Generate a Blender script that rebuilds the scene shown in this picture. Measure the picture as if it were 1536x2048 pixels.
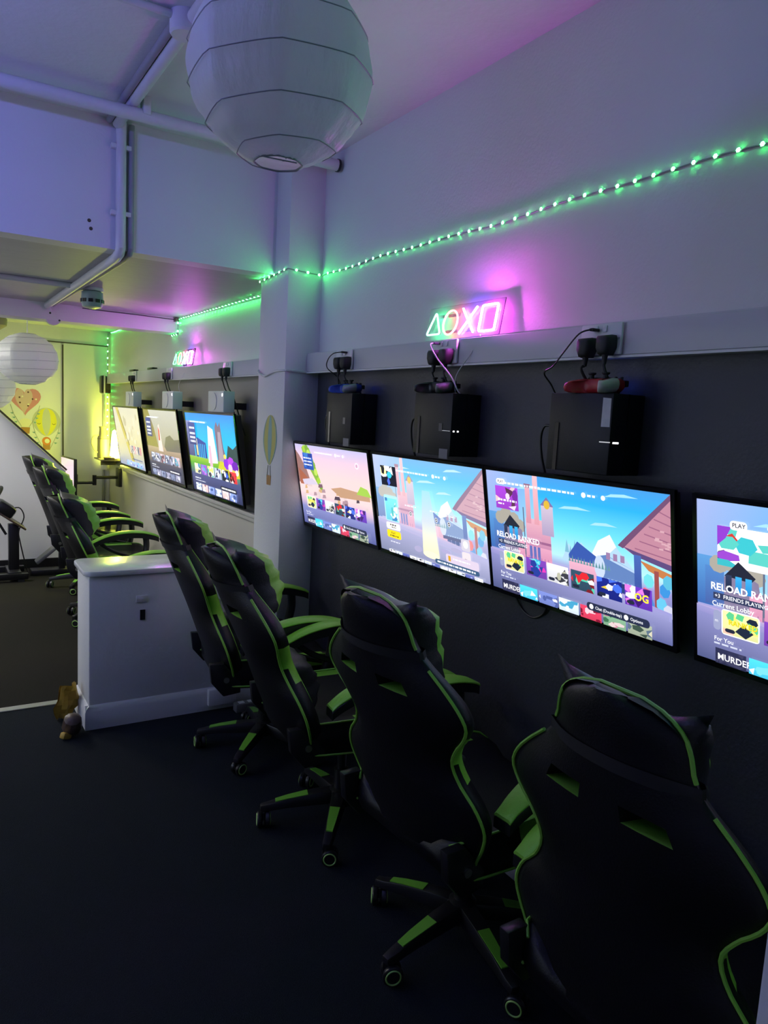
import bpy, bmesh, math, random
from mathutils import Vector, Matrix, Euler
random.seed(7)
PI = math.pi
for o in list(bpy.data.objects):
    bpy.data.objects.remove(o)
scene = bpy.context.scene
COL = scene.collection

# ------------------------------------------------------------------ camera
EYE = Vector((0.0, 0.0, 1.537))
FOCAL = 1474.2
YAW, PITCH, ROLL = (math.radians(a) for a in (32.057, 7.327, -3.036))
fw = Vector((math.sin(YAW) * math.cos(PITCH), math.cos(YAW) * math.cos(PITCH), -math.sin(PITCH)))
rt = Vector((math.cos(YAW), -math.sin(YAW), 0))
dn = fw.cross(rt)
rt2 = rt * math.cos(ROLL) + dn * math.sin(ROLL)
dn2 = -rt * math.sin(ROLL) + dn * math.cos(ROLL)
cam_data = bpy.data.cameras.new('camera')
cam = bpy.data.objects.new('camera', cam_data)
COL.objects.link(cam)
cam.matrix_world = Matrix(((rt2.x, -dn2.x, -fw.x, EYE.x), (rt2.y, -dn2.y, -fw.y, EYE.y), (rt2.z, -dn2.z, -fw.z, EYE.z), (0, 0, 0, 1)))
cam_data.sensor_fit = 'VERTICAL'
cam_data.sensor_height = 24.0
cam_data.sensor_width = 18.0
cam_data.lens = FOCAL / 2048 * 24.0
cam_data.clip_start = 0.02
scene.camera = cam

# ------------------------------------------------------------------ world, exposure, added window light
vs = scene.view_settings
vs.view_transform = 'Standard'
vs.look = 'None'
vs.exposure = 0.0
vs.gamma = 1.0
vs.use_curve_mapping = False
world = bpy.data.worlds.new('world')
scene.world = world
world.use_nodes = True
bgn = world.node_tree.nodes['Background']
bgn.inputs[0].default_value = (0.35, 0.42, 0.75, 1)
bgn.inputs[1].default_value = 0.02
scene.cycles.use_denoising = True
scene.cycles.max_bounces = 5
scene.cycles.diffuse_bounces = 3
scene.cycles.glossy_bounces = 2
scene.cycles.adaptive_threshold = 0.05
scene.cycles.sample_clamp_indirect = 4.0

def area_light(name, loc, direction, sx, sy, energy, color):
    d = bpy.data.lights.new(name, 'AREA')
    d.shape = 'RECTANGLE'
    d.size, d.size_y = sx, sy
    d.energy = energy
    d.color = color
    o = bpy.data.objects.new(name, d)
    COL.objects.link(o)
    o.location = loc
    o.rotation_euler = Vector(direction).to_track_quat('-Z', 'Y').to_euler()
    return o
# added area light at the unseen left window, in place of dusk daylight
area_light('added_window_light', (-2.30, 3.6, 1.50), (1, 0, 0), 2.1, 1.2, 19.0, (0.62, 0.74, 1.0))

# ------------------------------------------------------------------ helpers
def lin(c):
    return tuple((v / 255 / 12.92) if v / 255 <= 0.04045 else ((v / 255 + 0.055) / 1.055) ** 2.4 for v in c)

def mat(name, rgb, rough=0.6, metal=0.0, var=0.0, scale=30.0, bump=0.0, bscale=None, coat=0.0, spec=0.5, stretch=None):
    m = bpy.data.materials.new(name)
    m.use_nodes = True
    nt = m.node_tree
    b = nt.nodes['Principled BSDF']
    b.inputs['Base Color'].default_value = (*rgb, 1)
    b.inputs['Roughness'].default_value = rough
    b.inputs['Metallic'].default_value = metal
    b.inputs['Coat Weight'].default_value = coat
    b.inputs['Specular IOR Level'].default_value = spec
    if var or bump:
        tc = nt.nodes.new('ShaderNodeTexCoord')
        src = tc.outputs['Object']
        if stretch:
            mp = nt.nodes.new('ShaderNodeMapping')
            mp.inputs['Scale'].default_value = stretch
            nt.links.new(src, mp.inputs['Vector'])
            src = mp.outputs['Vector']
    if var:
        n = nt.nodes.new('ShaderNodeTexNoise')
        n.inputs['Scale'].default_value = scale
        n.inputs['Detail'].default_value = 5
        r = nt.nodes.new('ShaderNodeMix')
        r.data_type = 'RGBA'
        r.inputs['A'].default_value = (*[max(0, c * (1 - var)) for c in rgb], 1)
        r.inputs['B'].default_value = (*[min(1, c * (1 + var)) for c in rgb], 1)
        nt.links.new(src, n.inputs['Vector'])
        nt.links.new(n.outputs['Fac'], r.inputs['Factor'])
        nt.links.new(r.outputs['Result'], b.inputs['Base Color'])
    if bump:
        n2 = nt.nodes.new('ShaderNodeTexNoise')
        n2.inputs['Scale'].default_value = bscale or scale
        n2.inputs['Detail'].default_value = 4
        bp = nt.nodes.new('ShaderNodeBump')
        bp.inputs['Strength'].default_value = bump
        bp.inputs['Distance'].default_value = 0.01
        nt.links.new(src, n2.inputs['Vector'])
        nt.links.new(n2.outputs['Fac'], bp.inputs['Height'])
        nt.links.new(bp.outputs['Normal'], b.inputs['Normal'])
    return m

def emit(name, rgb, strength, base=(0.8, 0.8, 0.8)):
    m = mat(name, base, 0.4)
    b = m.node_tree.nodes['Principled BSDF']
    b.inputs['Emission Color'].default_value = (*rgb, 1)
    b.inputs['Emission Strength'].default_value = strength
    return m

class MB:
    """collects shapes for one mesh"""
    def __init__(s):
        s.v, s.f, s.m = [], [], []
    def add(s, vs_, fs, mi=0):
        k = len(s.v)
        s.v += [Vector(p) for p in vs_]
        s.f += [[i + k for i in f] for f in fs]
        s.m += [mi] * len(fs)
    def box(s, c, size, rot=None, mi=0, taper=None):
        hx, hy, hz = (d / 2 for d in size)
        pts = []
        for z in (-1, 1):
            for x, y in ((-1, -1), (1, -1), (1, 1), (-1, 1)):
                k = taper if (taper and z > 0) else 1
                pts.append(Vector((x * hx * k, y * hy * k, z * hz)))
        if rot is not None:
            pts = [rot @ p for p in pts]
        s.add([p + Vector(c) for p in pts], [(0, 3, 2, 1), (4, 5, 6, 7), (0, 1, 5, 4), (1, 2, 6, 5), (2, 3, 7, 6), (3, 0, 4, 7)], mi)
    def span(s, a, b, mi=0):
        s.box([(p + q) / 2 for p, q in zip(a, b)], [abs(q - p) for p, q in zip(a, b)], mi=mi)
    def tube(s, path, r, n=8, closed=False, mi=0, flat=1.0):
        path = [Vector(p) for p in path]
        N = len(path)
        rs = r if isinstance(r, (list, tuple)) else [r] * N
        ts = []
        for i in range(N):
            if closed:
                t = path[(i + 1) % N] - path[i - 1]
            else:
                t = path[min(i + 1, N - 1)] - path[max(i - 1, 0)]
            ts.append(t.normalized() if t.length > 1e-9 else Vector((0, 0, 1)))
        up = Vector((0, 0, 1)) if abs(ts[0].z) < 0.9 else Vector((1, 0, 0))
        nn = (up - ts[0] * up.dot(ts[0])).normalized()
        pts = []
        for i in range(N):
            nn = nn - ts[i] * nn.dot(ts[i])
            nn = nn.normalized() if nn.length > 1e-6 else ts[i].orthogonal().normalized()
            bb = ts[i].cross(nn)
            for k in range(n):
                a = 2 * PI * k / n
                pts.append(path[i] + (nn * math.cos(a) + bb * math.sin(a) * flat) * rs[i])
        fs = []
        for i in range(N if closed else N - 1):
            j = (i + 1) % N
            for k in range(n):
                k2 = (k + 1) % n
                fs.append((i * n + k, i * n + k2, j * n + k2, j * n + k))
        if not closed:
            fs.append(tuple(range(n - 1, -1, -1)))
            fs.append(tuple((N - 1) * n + k for k in range(n)))
        s.add(pts, fs, mi)
    def cyl(s, a, b, r0, r1=None, n=20, mi=0):
        s.tube([a, b], [r0, r0 if r1 is None else r1], n, mi=mi)
    def lathe(s, prof, n=24, mtx=None, mi=0, caps=True):
        pts = [Vector((r * math.cos(2 * PI * k / n), r * math.sin(2 * PI * k / n), z)) for r, z in prof for k in range(n)]
        if mtx is not None:
            pts = [mtx @ p for p in pts]
        fs = [(i * n + k, i * n + (k + 1) % n, (i + 1) * n + (k + 1) % n, (i + 1) * n + k) for i in range(len(prof) - 1) for k in range(n)]
        if caps:
            if prof[0][0] > 1e-5:
                fs.append(tuple(range(n - 1, -1, -1)))
            if prof[-1][0] > 1e-5:
                fs.append(tuple((len(prof) - 1) * n + k for k in range(n)))
        s.add(pts, fs, mi)
    def prism(s, poly, z0, z1, mtx=None, mi=0):
        n = len(poly)
        pts = [Vector((x, y, z)) for z in (z0, z1) for x, y in poly]
        if mtx is not None:
            pts = [mtx @ p for p in pts]
        s.add(pts, [tuple(range(n - 1, -1, -1)), tuple(range(n, 2 * n))] + [(k, (k + 1) % n, n + (k + 1) % n, n + k) for k in range(n)], mi)
    def rings(s, rings, mi=0, close_ends=True):
        n = len(rings[0])
        pts = [p for r in rings for p in r]
        fs = [(i * n + k, i * n + (k + 1) % n, (i + 1) * n + (k + 1) % n, (i + 1) * n + k) for i in range(len(rings) - 1) for k in range(n)]
        if close_ends:
            fs += [tuple(range(n - 1, -1, -1)), tuple((len(rings) - 1) * n + k for k in range(n))]
        s.add(pts, fs, mi)
    def mesh(s, name, mats, bevel=0, seg=2, smooth=35):
        me = bpy.data.meshes.new(name)
        bm = bmesh.new()
        vs_ = [bm.verts.new(p) for p in s.v]
        for f, mi in zip(s.f, s.m):
            try:
                fc = bm.faces.new([vs_[i] for i in f])
                fc.material_index = mi
            except ValueError:
                pass
        bmesh.ops.remove_doubles(bm, verts=bm.verts, dist=1e-6)
        bmesh.ops.recalc_face_normals(bm, faces=bm.faces)
        if bevel:
            es = [e for e in bm.edges if e.is_manifold and e.calc_face_angle(0) > 0.6]
            bmesh.ops.bevel(bm, geom=es, offset=bevel, segments=seg, affect='EDGES', clamp_overlap=True, profile=0.5)
        lim = math.radians(smooth)
        for f in bm.faces:
            f.smooth = True
        for e in bm.edges:
            e.smooth = not (e.is_manifold and e.calc_face_angle(0) > lim)
        bm.to_mesh(me)
        bm.free()
        for m in (mats if isinstance(mats, (list, tuple)) else [mats]):
            me.materials.append(m)
        return me
    def build(s, name, mats, parent=None, **k):
        return link(name, s.mesh(name, mats, **k), parent)

def link(name, me, parent=None):
    o = bpy.data.objects.new(name, me)
    COL.objects.link(o)
    if parent is not None:
        o.parent = parent
    return o
def tag(o, label, cat, group=None):
    o['label'] = label
    o['category'] = cat
    if group:
        o['group'] = group
    return o
def thing(name, label, cat, loc=(0, 0, 0), rot=None, group=None):
    o = bpy.data.objects.new(name, None)
    o.empty_display_size = 0.05
    COL.objects.link(o)
    o.location = loc
    if rot is not None:
        o.rotation_euler = rot.to_euler() if isinstance(rot, Matrix) else rot
    return tag(o, label, cat, group)
def struct(name, mb, mats, parent=None, **k):
    o = mb.build(name, mats, parent, **k)
    if parent is None:
        o['kind'] = 'structure'
    return o
def kids(o):
    return [c for c in bpy.data.objects if c.parent == o]
def spline(pts, k=6, closed=False):
    pts = [Vector(p) for p in pts]
    n = len(pts)
    out = []
    for i in range(n if closed else n - 1):
        if closed:
            a, b, c, d = pts[i - 1], pts[i], pts[(i + 1) % n], pts[(i + 2) % n]
        else:
            a, b, c, d = pts[max(i - 1, 0)], pts[i], pts[i + 1], pts[min(i + 2, n - 1)]
        for j in range(k):
            t = j / k
            out.append(0.5 * ((2 * b) + (c - a) * t + (2 * a - 5 * b + 4 * c - d) * t * t + (3 * b - a - 3 * c + d) * t ** 3))
    if not closed:
        out.append(pts[-1])
    return out
def interp(tab, x):
    """smooth interpolation through a table of (x, y)"""
    if x <= tab[0][0]:
        return tab[0][1]
    for i in range(len(tab) - 1):
        if x <= tab[i + 1][0]:
            x0, y0 = tab[i]
            x1, y1 = tab[i + 1]
            ym = tab[i - 1][1] if i else y0
            xm = tab[i - 1][0] if i else x0 - (x1 - x0)
            yp = tab[i + 2][1] if i + 2 < len(tab) else y1
            xp = tab[i + 2][0] if i + 2 < len(tab) else x1 + (x1 - x0)
            h = x1 - x0
            m0 = (y1 - ym) / (x1 - xm) * h
            m1 = (yp - y0) / (xp - x0) * h
            t = (x - x0) / h
            return y0 * (2 * t ** 3 - 3 * t * t + 1) + m0 * (t ** 3 - 2 * t * t + t) + y1 * (-2 * t ** 3 + 3 * t * t) + m1 * (t ** 3 - t * t)
    return tab[-1][1]
def cable(mb, pts, r=0.003, k=6, n=6):
    mb.tube(spline(pts, k), r, n)

# ------------------------------------------------------------------ materials
M = {}
M['wall'] = mat('white_wall_paint', (0.74, 0.74, 0.75), 0.55, var=0.04, scale=3, bump=0.12, bscale=90)
M['dark_wall'] = mat('charcoal_wall_paint', (0.044, 0.046, 0.054), 0.5, var=0.08, scale=4, bump=0.12, bscale=90)
M['taupe'] = mat('taupe_panel', (0.30, 0.28, 0.26), 0.5, var=0.06, scale=3)
M['low_wall'] = mat('cream_wall_paint', (0.66, 0.63, 0.58), 0.5, var=0.05, scale=3)
M['ceiling'] = mat('ceiling_paint', (0.74, 0.74, 0.75), 0.5, var=0.06, scale=2.5, bump=0.2, bscale=35)
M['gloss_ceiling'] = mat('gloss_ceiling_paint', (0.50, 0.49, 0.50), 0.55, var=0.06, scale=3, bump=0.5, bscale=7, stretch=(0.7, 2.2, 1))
M['back_wall'] = mat('back_wall_paint', (0.74, 0.74, 0.72), 0.5, var=0.03, scale=3)
M['carpet'] = mat('navy_carpet', (0.013, 0.017, 0.021), 0.95, var=0.45, scale=220, bump=0.5, bscale=260, spec=0.1)
M['carpet2'] = mat('brown_carpet', (0.021, 0.020, 0.016), 0.95, var=0.35, scale=200, bump=0.5, bscale=260, spec=0.1)
M['half_wall'] = mat('white_half_wall', (0.70, 0.71, 0.73), 0.55, var=0.05, scale=5, bump=0.15, bscale=60)
M['half_cap'] = mat('gloss_white_cap', (0.74, 0.75, 0.76), 0.22, var=0.04, scale=8, bump=0.12, bscale=45)
M['white_plastic'] = mat('white_plastic', (0.76, 0.76, 0.78), 0.35)
M['trunking'] = mat('trunking_plastic', (0.60, 0.60, 0.64), 0.4)
M['pipe'] = mat('painted_conduit', (0.66, 0.66, 0.68), 0.4, var=0.05, scale=20)
M['pipe2'] = mat('grey_conduit', (0.30, 0.30, 0.33), 0.45, var=0.05, scale=20)
M['black_plastic'] = mat('black_plastic', (0.012, 0.012, 0.014), 0.35)
M['black_gloss'] = mat('gloss_black_plastic', (0.008, 0.008, 0.01), 0.12)
M['rubber'] = mat('black_rubber', (0.015, 0.015, 0.016), 0.6)
M['leather'] = mat('black_leather', (0.005, 0.005, 0.007), 0.45, bump=0.12, bscale=220, var=0.1, scale=40, spec=.3)
M['leather_grey'] = mat('charcoal_leather', (0.022, 0.021, 0.025), 0.42, bump=0.12, bscale=200, spec=.4)
M['green'] = mat('lime_green_leather', (0.26, 0.62, 0.06), 0.4, bump=0.12, bscale=200, var=0.08, scale=30)
M['green_pipe'] = mat('lime_green_piping', (0.23, 0.55, 0.06), 0.45)
M['green_plastic'] = mat('lime_green_plastic', (0.17, 0.50, 0.04), 0.4)
M['ring'] = mat('pale_green_ring', (0.42, 0.72, 0.18), 0.4)
M['steel'] = mat('brushed_steel', (0.55, 0.55, 0.56), 0.3, metal=1.0)
M['socket'] = mat('socket_white', (0.78, 0.78, 0.80), 0.3)
M['cable_black'] = mat('black_cable', (0.012, 0.012, 0.013), 0.45)
M['cable_white'] = mat('white_cable', (0.72, 0.72, 0.74), 0.4)
M['console_black'] = mat('console_black', (0.007, 0.008, 0.011), 0.45, bump=0.05, bscale=300, spec=.3)
M['console_white'] = mat('console_white', (0.70, 0.72, 0.72), 0.4)
M['paper'] = mat('paper_label', (0.60, 0.60, 0.60), 0.7, var=0.15, scale=60)
M['red'] = mat('red_plastic', (0.42, 0.02, 0.02), 0.4, var=0.35, scale=60)
M['blue'] = mat('blue_plastic', (0.02, 0.07, 0.42), 0.4, var=0.3, scale=60)
M['grey_plastic'] = mat('grey_plastic', (0.16, 0.16, 0.17), 0.5)
M['brown'] = mat('dark_brown_board', (0.10, 0.065, 0.05), 0.4, var=0.1, scale=30)
M['yellow_cloth'] = mat('yellow_wrapper', (0.55, 0.36, 0.05), 0.5, var=0.2, scale=30)
M['cream'] = mat('cream_enamel', (0.24, 0.21, 0.13), 0.5)
M['trim_dark'] = mat('dark_trim_line', (0.06, 0.05, 0.03), 0.5)

# ------------------------------------------------------------------ the room
XW, XL = 1.68, -2.4          # right and left wall
YN, YF = -2.2, 8.31          # wall behind the camera, far wall
ZH, ZL, ZR = 2.755, 2.21, 2.275
YB = 3.53                    # bulkhead face
XP, YP0, YP1 = 1.498, 3.37, 3.71    # pillar
Y2A, Y2B = 5.80, 6.02        # low beam

b = MB(); b.span((XL - .1, YN - .1, -.1), (XW + .1, 3.92, 0))
struct('floor', b, M['carpet'])
b = MB(); b.span((XL - .1, 3.92, -.1), (XW + .1, YF + .1, -.001))
struct('floor_rear', b, M['carpet2'])
# right wall: charcoal below the trunking, white above; cream and taupe in the far bay
b = MB()
b.span((XW, YN - .1, 0), (XW + .1, YP0 + .02, 1.745), 1)
b.span((XW, YN - .1, 1.745), (XW + .1, YP0 + .02, ZH + .1), 0)
b.span((XW, YP0 + .02, 0), (XW + .1, YF + .1, 0.90), 2)
b.span((XW, YP0 + .02, 0.90), (XW + .1, YF + .1, 1.745), 3)
b.span((XW, YP0 + .02, 1.745), (XW + .1, YF + .1, ZH + .1), 0)
struct('wall_right', b, [M['wall'], M['dark_wall'], M['low_wall'], M['taupe']])
# unseen left wall with an opening for the added window
b = MB()
wy0, wy1, wz0, wz1 = 2.5, 4.7, 0.75, 2.15
b.span((XL - .1, YN - .1, 0), (XL, wy0, ZH + .1))
b.span((XL - .1, wy1, 0), (XL, YF + .1, ZH + .1))
b.span((XL - .1, wy0, 0), (XL, wy1, wz0))
b.span((XL - .1, wy0, wz1), (XL, wy1, ZH + .1))
struct('wall_left', b, M['wall'])
b = MB()
for y in (wy0, (wy0 + wy1) / 2, wy1):
    b.box((XL - .04, y, (wz0 + wz1) / 2), (.05, .05, wz1 - wz0))
for z in (wz0, wz1):
    b.box((XL - .04, (wy0 + wy1) / 2, z), (.05, wy1 - wy0, .05))
w1 = struct('added_window_1', b, M['white_plastic'])  # window added out of view as a source for the light from the left
glass = mat('window_glass', (0.7, 0.75, 0.85), 0.05)
glass.node_tree.nodes['Principled BSDF'].inputs['Transmission Weight'].default_value = 1.0
for k in range(2):
    y0 = wy0 + .025 + k * (wy1 - wy0) / 2
    b = MB(); b.span((XL - .05, y0, wz0 + .02), (XL - .044, y0 + (wy1 - wy0) / 2 - .05, wz1 - .02))
    b.build('pane', glass, w1)
b = MB(); b.span((XL - .1, YN - .1, 0), (XW + .1, YN, ZH + .1))
struct('wall_near', b, M['wall'])
b = MB(); b.span((XL - .1, YF, 0), (XW + .1, YF + .1, ZH + .1))
struct('wall_far', b, M['back_wall'])
b = MB(); b.span((XL - .1, YN - .1, ZH), (XW + .1, YB + .1, ZH + .1))
struct('ceiling', b, M['ceiling'])
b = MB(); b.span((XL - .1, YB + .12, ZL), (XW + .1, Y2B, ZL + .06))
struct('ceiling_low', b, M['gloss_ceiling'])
b = MB(); b.span((XL - .1, Y2A, ZR), (XW + .1, YF + .1, ZR + .06))
struct('ceiling_rear', b, M['ceiling'])
# bulkhead where the ceiling drops
b = MB(); b.span((XL, YB, ZL), (XW, YB + .12, ZH + .02))
blk = struct('wall_bulkhead', b, M['wall'])
for x, z in ((0.625, 2.315), (0.632, 2.282)):
    b = MB(); b.cyl((x, YB - .001, z), (x, YB + .004, z), .008, n=10)
    b.build('screw_hole', M['trim_dark'], blk)
# low beam across the far bay
b = MB(); b.span((XL, Y2A, 2.095), (XW, Y2B, ZL + .05))
struct('wall_beam', b, M['wall'])
# pillar
b = MB(); b.span((XP, YP0, 0), (XW + .02, YP1, ZH + .05))
struct('wall_pillar', b, M['wall'], bevel=.004)
# half wall with a rounded cap, beside the pillar
hx0, hy0, hy1, hz = 0.625, 3.53, 3.83, 0.735
b = MB(); b.span((hx0, hy0, 0), (XP, hy1, hz))
hw = struct('wall_half', b, M['half_wall'], bevel=.012)
b = MB()
cp = [(XP, hy0 - .018), (XP, hy1 + .018)]
for a in range(7):
    t = PI / 2 + a * PI / 2 / 6
    cp.append((hx0 + .03 + .05 * math.cos(t), hy1 - .032 + .05 * math.sin(t)))
for a in range(7):
    t = PI + a * PI / 2 / 6
    cp.append((hx0 + .03 + .05 * math.cos(t), hy0 + .032 + .05 * math.sin(t)))
b.prism(cp, hz, hz + .026)
b.build('wall_cap', M['half_cap'], hw, bevel=.006)
b = MB()
sk = [(-.018, 0), (-.018, .085), (-.012, .10), (-.004, .112), (.0, .115), (.0, 0)]
b.prism(sk, hx0 - .016, XP, Matrix(((0, 0, 1, 0), (1, 0, 0, hy0), (0, 1, 0, 0), (0, 0, 0, 1))))
b.build('skirting', M['half_wall'], hw)
b = MB(); b.prism(sk, hy0 - .016, hy1, Matrix(((1, 0, 0, hx0), (0, 0, 1, 0), (0, 1, 0, 0), (0, 0, 0, 1))))
b.build('skirting', M['half_wall'], hw)
b = MB(); b.box((0.866, hy0 - .003, 0.612), (.056, .008, .034))
b.build('blanking_plate', M['half_wall'], hw, bevel=.003)
b = MB(); b.box((0.870, hy0 - .002, 0.533), (.024, .006, .05))
b.build('cable_slot', M['black_plastic'], hw)
# skirting boards, threshold, far wall trims
b = MB(); b.span((XW - .016, YN, 0), (XW, YP0, .115))
struct('baseboard_right', b, mat('pale_grey_skirting', (0.45, 0.45, 0.50), 0.45), bevel=.004)
b = MB(); b.span((XL, 3.895, 0), (hx0 - .05, 3.945, .006))
struct('trim_threshold', b, mat('threshold_strip', (0.55, 0.55, 0.50), 0.4, metal=0.3), bevel=.002)
b = MB(); b.span((1.625, YP1, .905), (XW, 7.55, .93)); b.span((1.645, YP1, .875), (XW, 7.55, .905))
struct('trim_ledge', b, M['low_wall'], bevel=.004)
# door on the far wall, its frame edges show as dark gaps
b = MB(); b.span((1.223, YF - .012, .0), (XW - .002, YF, 2.115))
d1 = struct('door_1', b, M['back_wall'])
b = MB(); b.span((1.209, YF - .013, 0), (1.223, YF + .0, 2.10)); b.build('frame_gap', M['trim_dark'], d1)
b = MB(); b.span((1.02, YF - .013, 2.115), (XW - .02, YF, 2.127)); b.build('frame_gap', M['trim_dark'], d1)
# boxed-in staircase
b = MB()
xe, ze = 1.09, 0.893
poly = [(XL, 0), (xe, 0), (xe, ze), (-.31, 2.23), (XL, 2.23)]
mxz = Matrix(((1, 0, 0, 0), (0, 0, 1, 0), (0, 1, 0, 0), (0, 0, 0, 1)))
b.prism(poly, 7.3, YF, mxz)
st = struct('wall_stair_boxing', b, M['wall'])
b = MB()
dv = Vector((-.31 - xe, 0, 2.23 - ze))
b.box(Vector((xe, 7.295, ze)) + dv / 2 + Vector((.008, 0, .008)), (dv.length, .03, .016), Matrix.Rotation(-math.atan2(dv.z, dv.x), 3, 'Y'))
b.build('edge_strip', M['trim_dark'], st)
b = MB(); b.span((XL, 7.285, 0), (xe, 7.3, .085))
struct('baseboard_far', b, M['black_plastic'])

# white cabinet end at the right edge of the picture
b = MB(); b.span((.625, -.15, 0.02), (1.05, .322, 1.25))
t = thing('storage_cabinet', 'white painted cabinet side at the bottom right corner', 'cabinet', (0, 0, 0))
b.build('body', M['half_wall'], t, bevel=.004)
b = MB(); b.span((.625, -.15, 1.25), (1.05, .322, 1.28)); b.build('top_board', M['half_cap'], t, bevel=.004)
b = MB(); b.span((.64, -.13, 0), (1.03, .29, .02)); b.build('plinth', M['black_plastic'], t)

# unseen blue-violet light bar added for its tint left of the picture, before the bulkhead
t = thing('light_bar', 'added blue violet light bar, out of view before the bulkhead on the left', 'light', (-.70, 1.95, 2.42))
b = MB(); b.cyl((-.5, 0, 0), (.5, 0, 0), .018, n=12); b.build('tube', emit('added_violet_light', (0.19, 0.20, 1.0), 125.0), t)
b = MB(); b.span((-.52, -.09, -.05), (.52, .09, -.042)); b.build('added_shield', M['white_plastic'], t)  # added plate that blocks the bar's downward light
for s_ in (-1, 1):
    b = MB(); b.span((s_ * .5 - .02, -.02, -.045), (s_ * .5 + .02, .02, .025)); b.build('end_cap', M['white_plastic'], t)
    b = MB(); b.cyl((s_ * .5, 0, .02), (s_ * .5, 0, ZH - 2.42), .004, n=8); b.build('hanger', M['steel'], t)
# unseen ceiling panels added to brighten the far bay, left of the picture
added_panel_light = emit('added_panel_light', (1.0, .98, .92), 42.0)
added_panel_dim = emit('added_panel_light_dim', (1.0, .95, .80), 13.0)
for x, y, z, m_, lb in ((-.55, 6.55, ZR, added_panel_light, 'added square lit ceiling panel, out of view left of the staircase boxing'), (-.60, 4.75, ZL, added_panel_dim, 'added square lit ceiling panel, out of view between bulkhead and low beam')):
    t = thing('added_ceiling_light', lb, 'light', (x, y, z))
    b = MB(); b.span((-.31, -.31, -.035), (.31, .31, 0)); b.build('frame', M['white_plastic'], t, bevel=.004)
    b = MB(); b.span((-.28, -.28, -.038), (.28, .28, -.034)); b.build('diffuser', m_, t)

# ------------------------------------------------------------------ conduits and ceiling fittings
def conduit(label, path, r, m=M['pipe'], clips=()):
    t = thing('conduit', label, 'pipe', path[0])
    o0 = Vector(path[0])
    b = MB(); b.tube([Vector(p) - o0 for p in path], r, 12)
    b.build('pipe', m, t)
    for c, size in clips:
        b = MB(); b.box(Vector(c) - o0, size); b.build('clip', m, t, bevel=.003)
    return t
t = conduit('thick white pipe running level along the top of the bulkhead', [(XL, 3.215, 2.685), (1.66, 3.215, 2.685)], .026, clips=[((.783, 3.215, 2.72), (.03, .06, .07))])
b = MB(); b.cyl(Vector((1.655, 0, 0)) - Vector((XL, 0, 0)), Vector((1.665, 0, 0)) - Vector((XL, 0, 0)), .029, n=16)
b.build('end_ring', M['black_plastic'], t)
conduit('white conduit dropping straight down the bulkhead face', [(.752, 3.508, 2.74), (.752, 3.508, 2.215), (.752, 3.53, 2.197), (.752, 3.60, 2.188), (.745, 5.77, 2.188)], .022, clips=[((.752, 3.515, 2.64), (.085, .03, .02)), ((.752, 3.515, 2.362), (.085, .03, .02))])
conduit('slim grey conduit beside the white one on the bulkhead', [(.797, 3.515, 2.74), (.797, 3.515, 2.22), (.797, 3.535, 2.2), (.80, 3.62, 2.195), (.785, 5.77, 2.195)], .013, M['pipe2'])
conduit('white conduit along the upper ceiling from the bulkhead to the junction box', [(.735, 3.5, 2.73), (.735, 2.53, 2.73)], .022)
conduit('grey conduit along the upper ceiling beside the white one', [(.70, 3.5, 2.738), (.70, 2.53, 2.738)], .014, M['pipe2'])
conduit('white conduit on the ceiling on the near side of the junction box', [(.735, 2.43, 2.73), (.735, 0.6, 2.73)], .022)
conduit('thin conduit crossing the upper ceiling towards the left wall', [(.69, 2.475, 2.74), (XL, 2.475, 2.74)], .012)
conduit('thin conduit crossing the low ceiling of the far bay', [(.73, 4.70, 2.195), (XL, 4.70, 2.195)], .016)
t = thing('junction_box', 'small white junction box where the ceiling conduits meet', 'junction box', (.725, 2.48, 2.715))
b = MB(); b.lathe([(.0, -.025), (.045, -.025), (.05, -.018), (.05, .04)], 20); b.build('body', M['pipe'], t)
b = MB(); b.cyl((.02, -.01, -.028), (.02, -.01, -.024), .006, n=8); b.build('screw', M['black_plastic'], t)
# smoke detector
t = thing('smoke_detector', 'round smoke detector hanging under the low ceiling', 'smoke detector', (.868, 4.80, 2.21))
b = MB(); b.cyl((0, 0, 0), (0, 0, -.018), .062, n=28); b.build('base', M['white_plastic'], t)
b = MB(); b.lathe([(.045, -.018), (.060, -.026), (.064, -.085), (.054, -.112), (.02, -.122), (0, -.122)], 28, caps=False); b.build('cover', mat('grey_green_plastic', (0.30, 0.40, 0.40), .4), t)
for k in range(10):
    a = 2 * PI * k / 10
    b = MB(); b.box((.0625 * math.cos(a), .0625 * math.sin(a), -.078), (.008, .026, .020), Matrix.Rotation(a, 3, 'Z')); b.build('vent', M['black_plastic'], t)
# round junction fitting on the low beam
t = thing('conduit_box', 'round conduit box with dark screws on the low beam', 'junction box', (.79, Y2A, 2.11))
b = MB(); b.lathe([(0, -.06), (.045, -.06), (.05, -.052), (.05, 0)], 24, Matrix.Rotation(-PI / 2, 4, 'X') @ Matrix.Scale(-1, 4, (0, 0, 1))); b.build('body', M['pipe'], t)
for dx, dz in ((-.03, .025), (.03, -.02)):
    b = MB(); b.cyl((dx, -.063, dz), (dx, -.058, dz), .007, n=8); b.build('screw', M['black_plastic'], t)
b = MB(); b.tube(spline([(-.035, -.012, .10), (-.03, -.02, .07), (-.02, -.02, .04)], 5), .008); b.build('cable', M['cable_white'], t)

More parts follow.
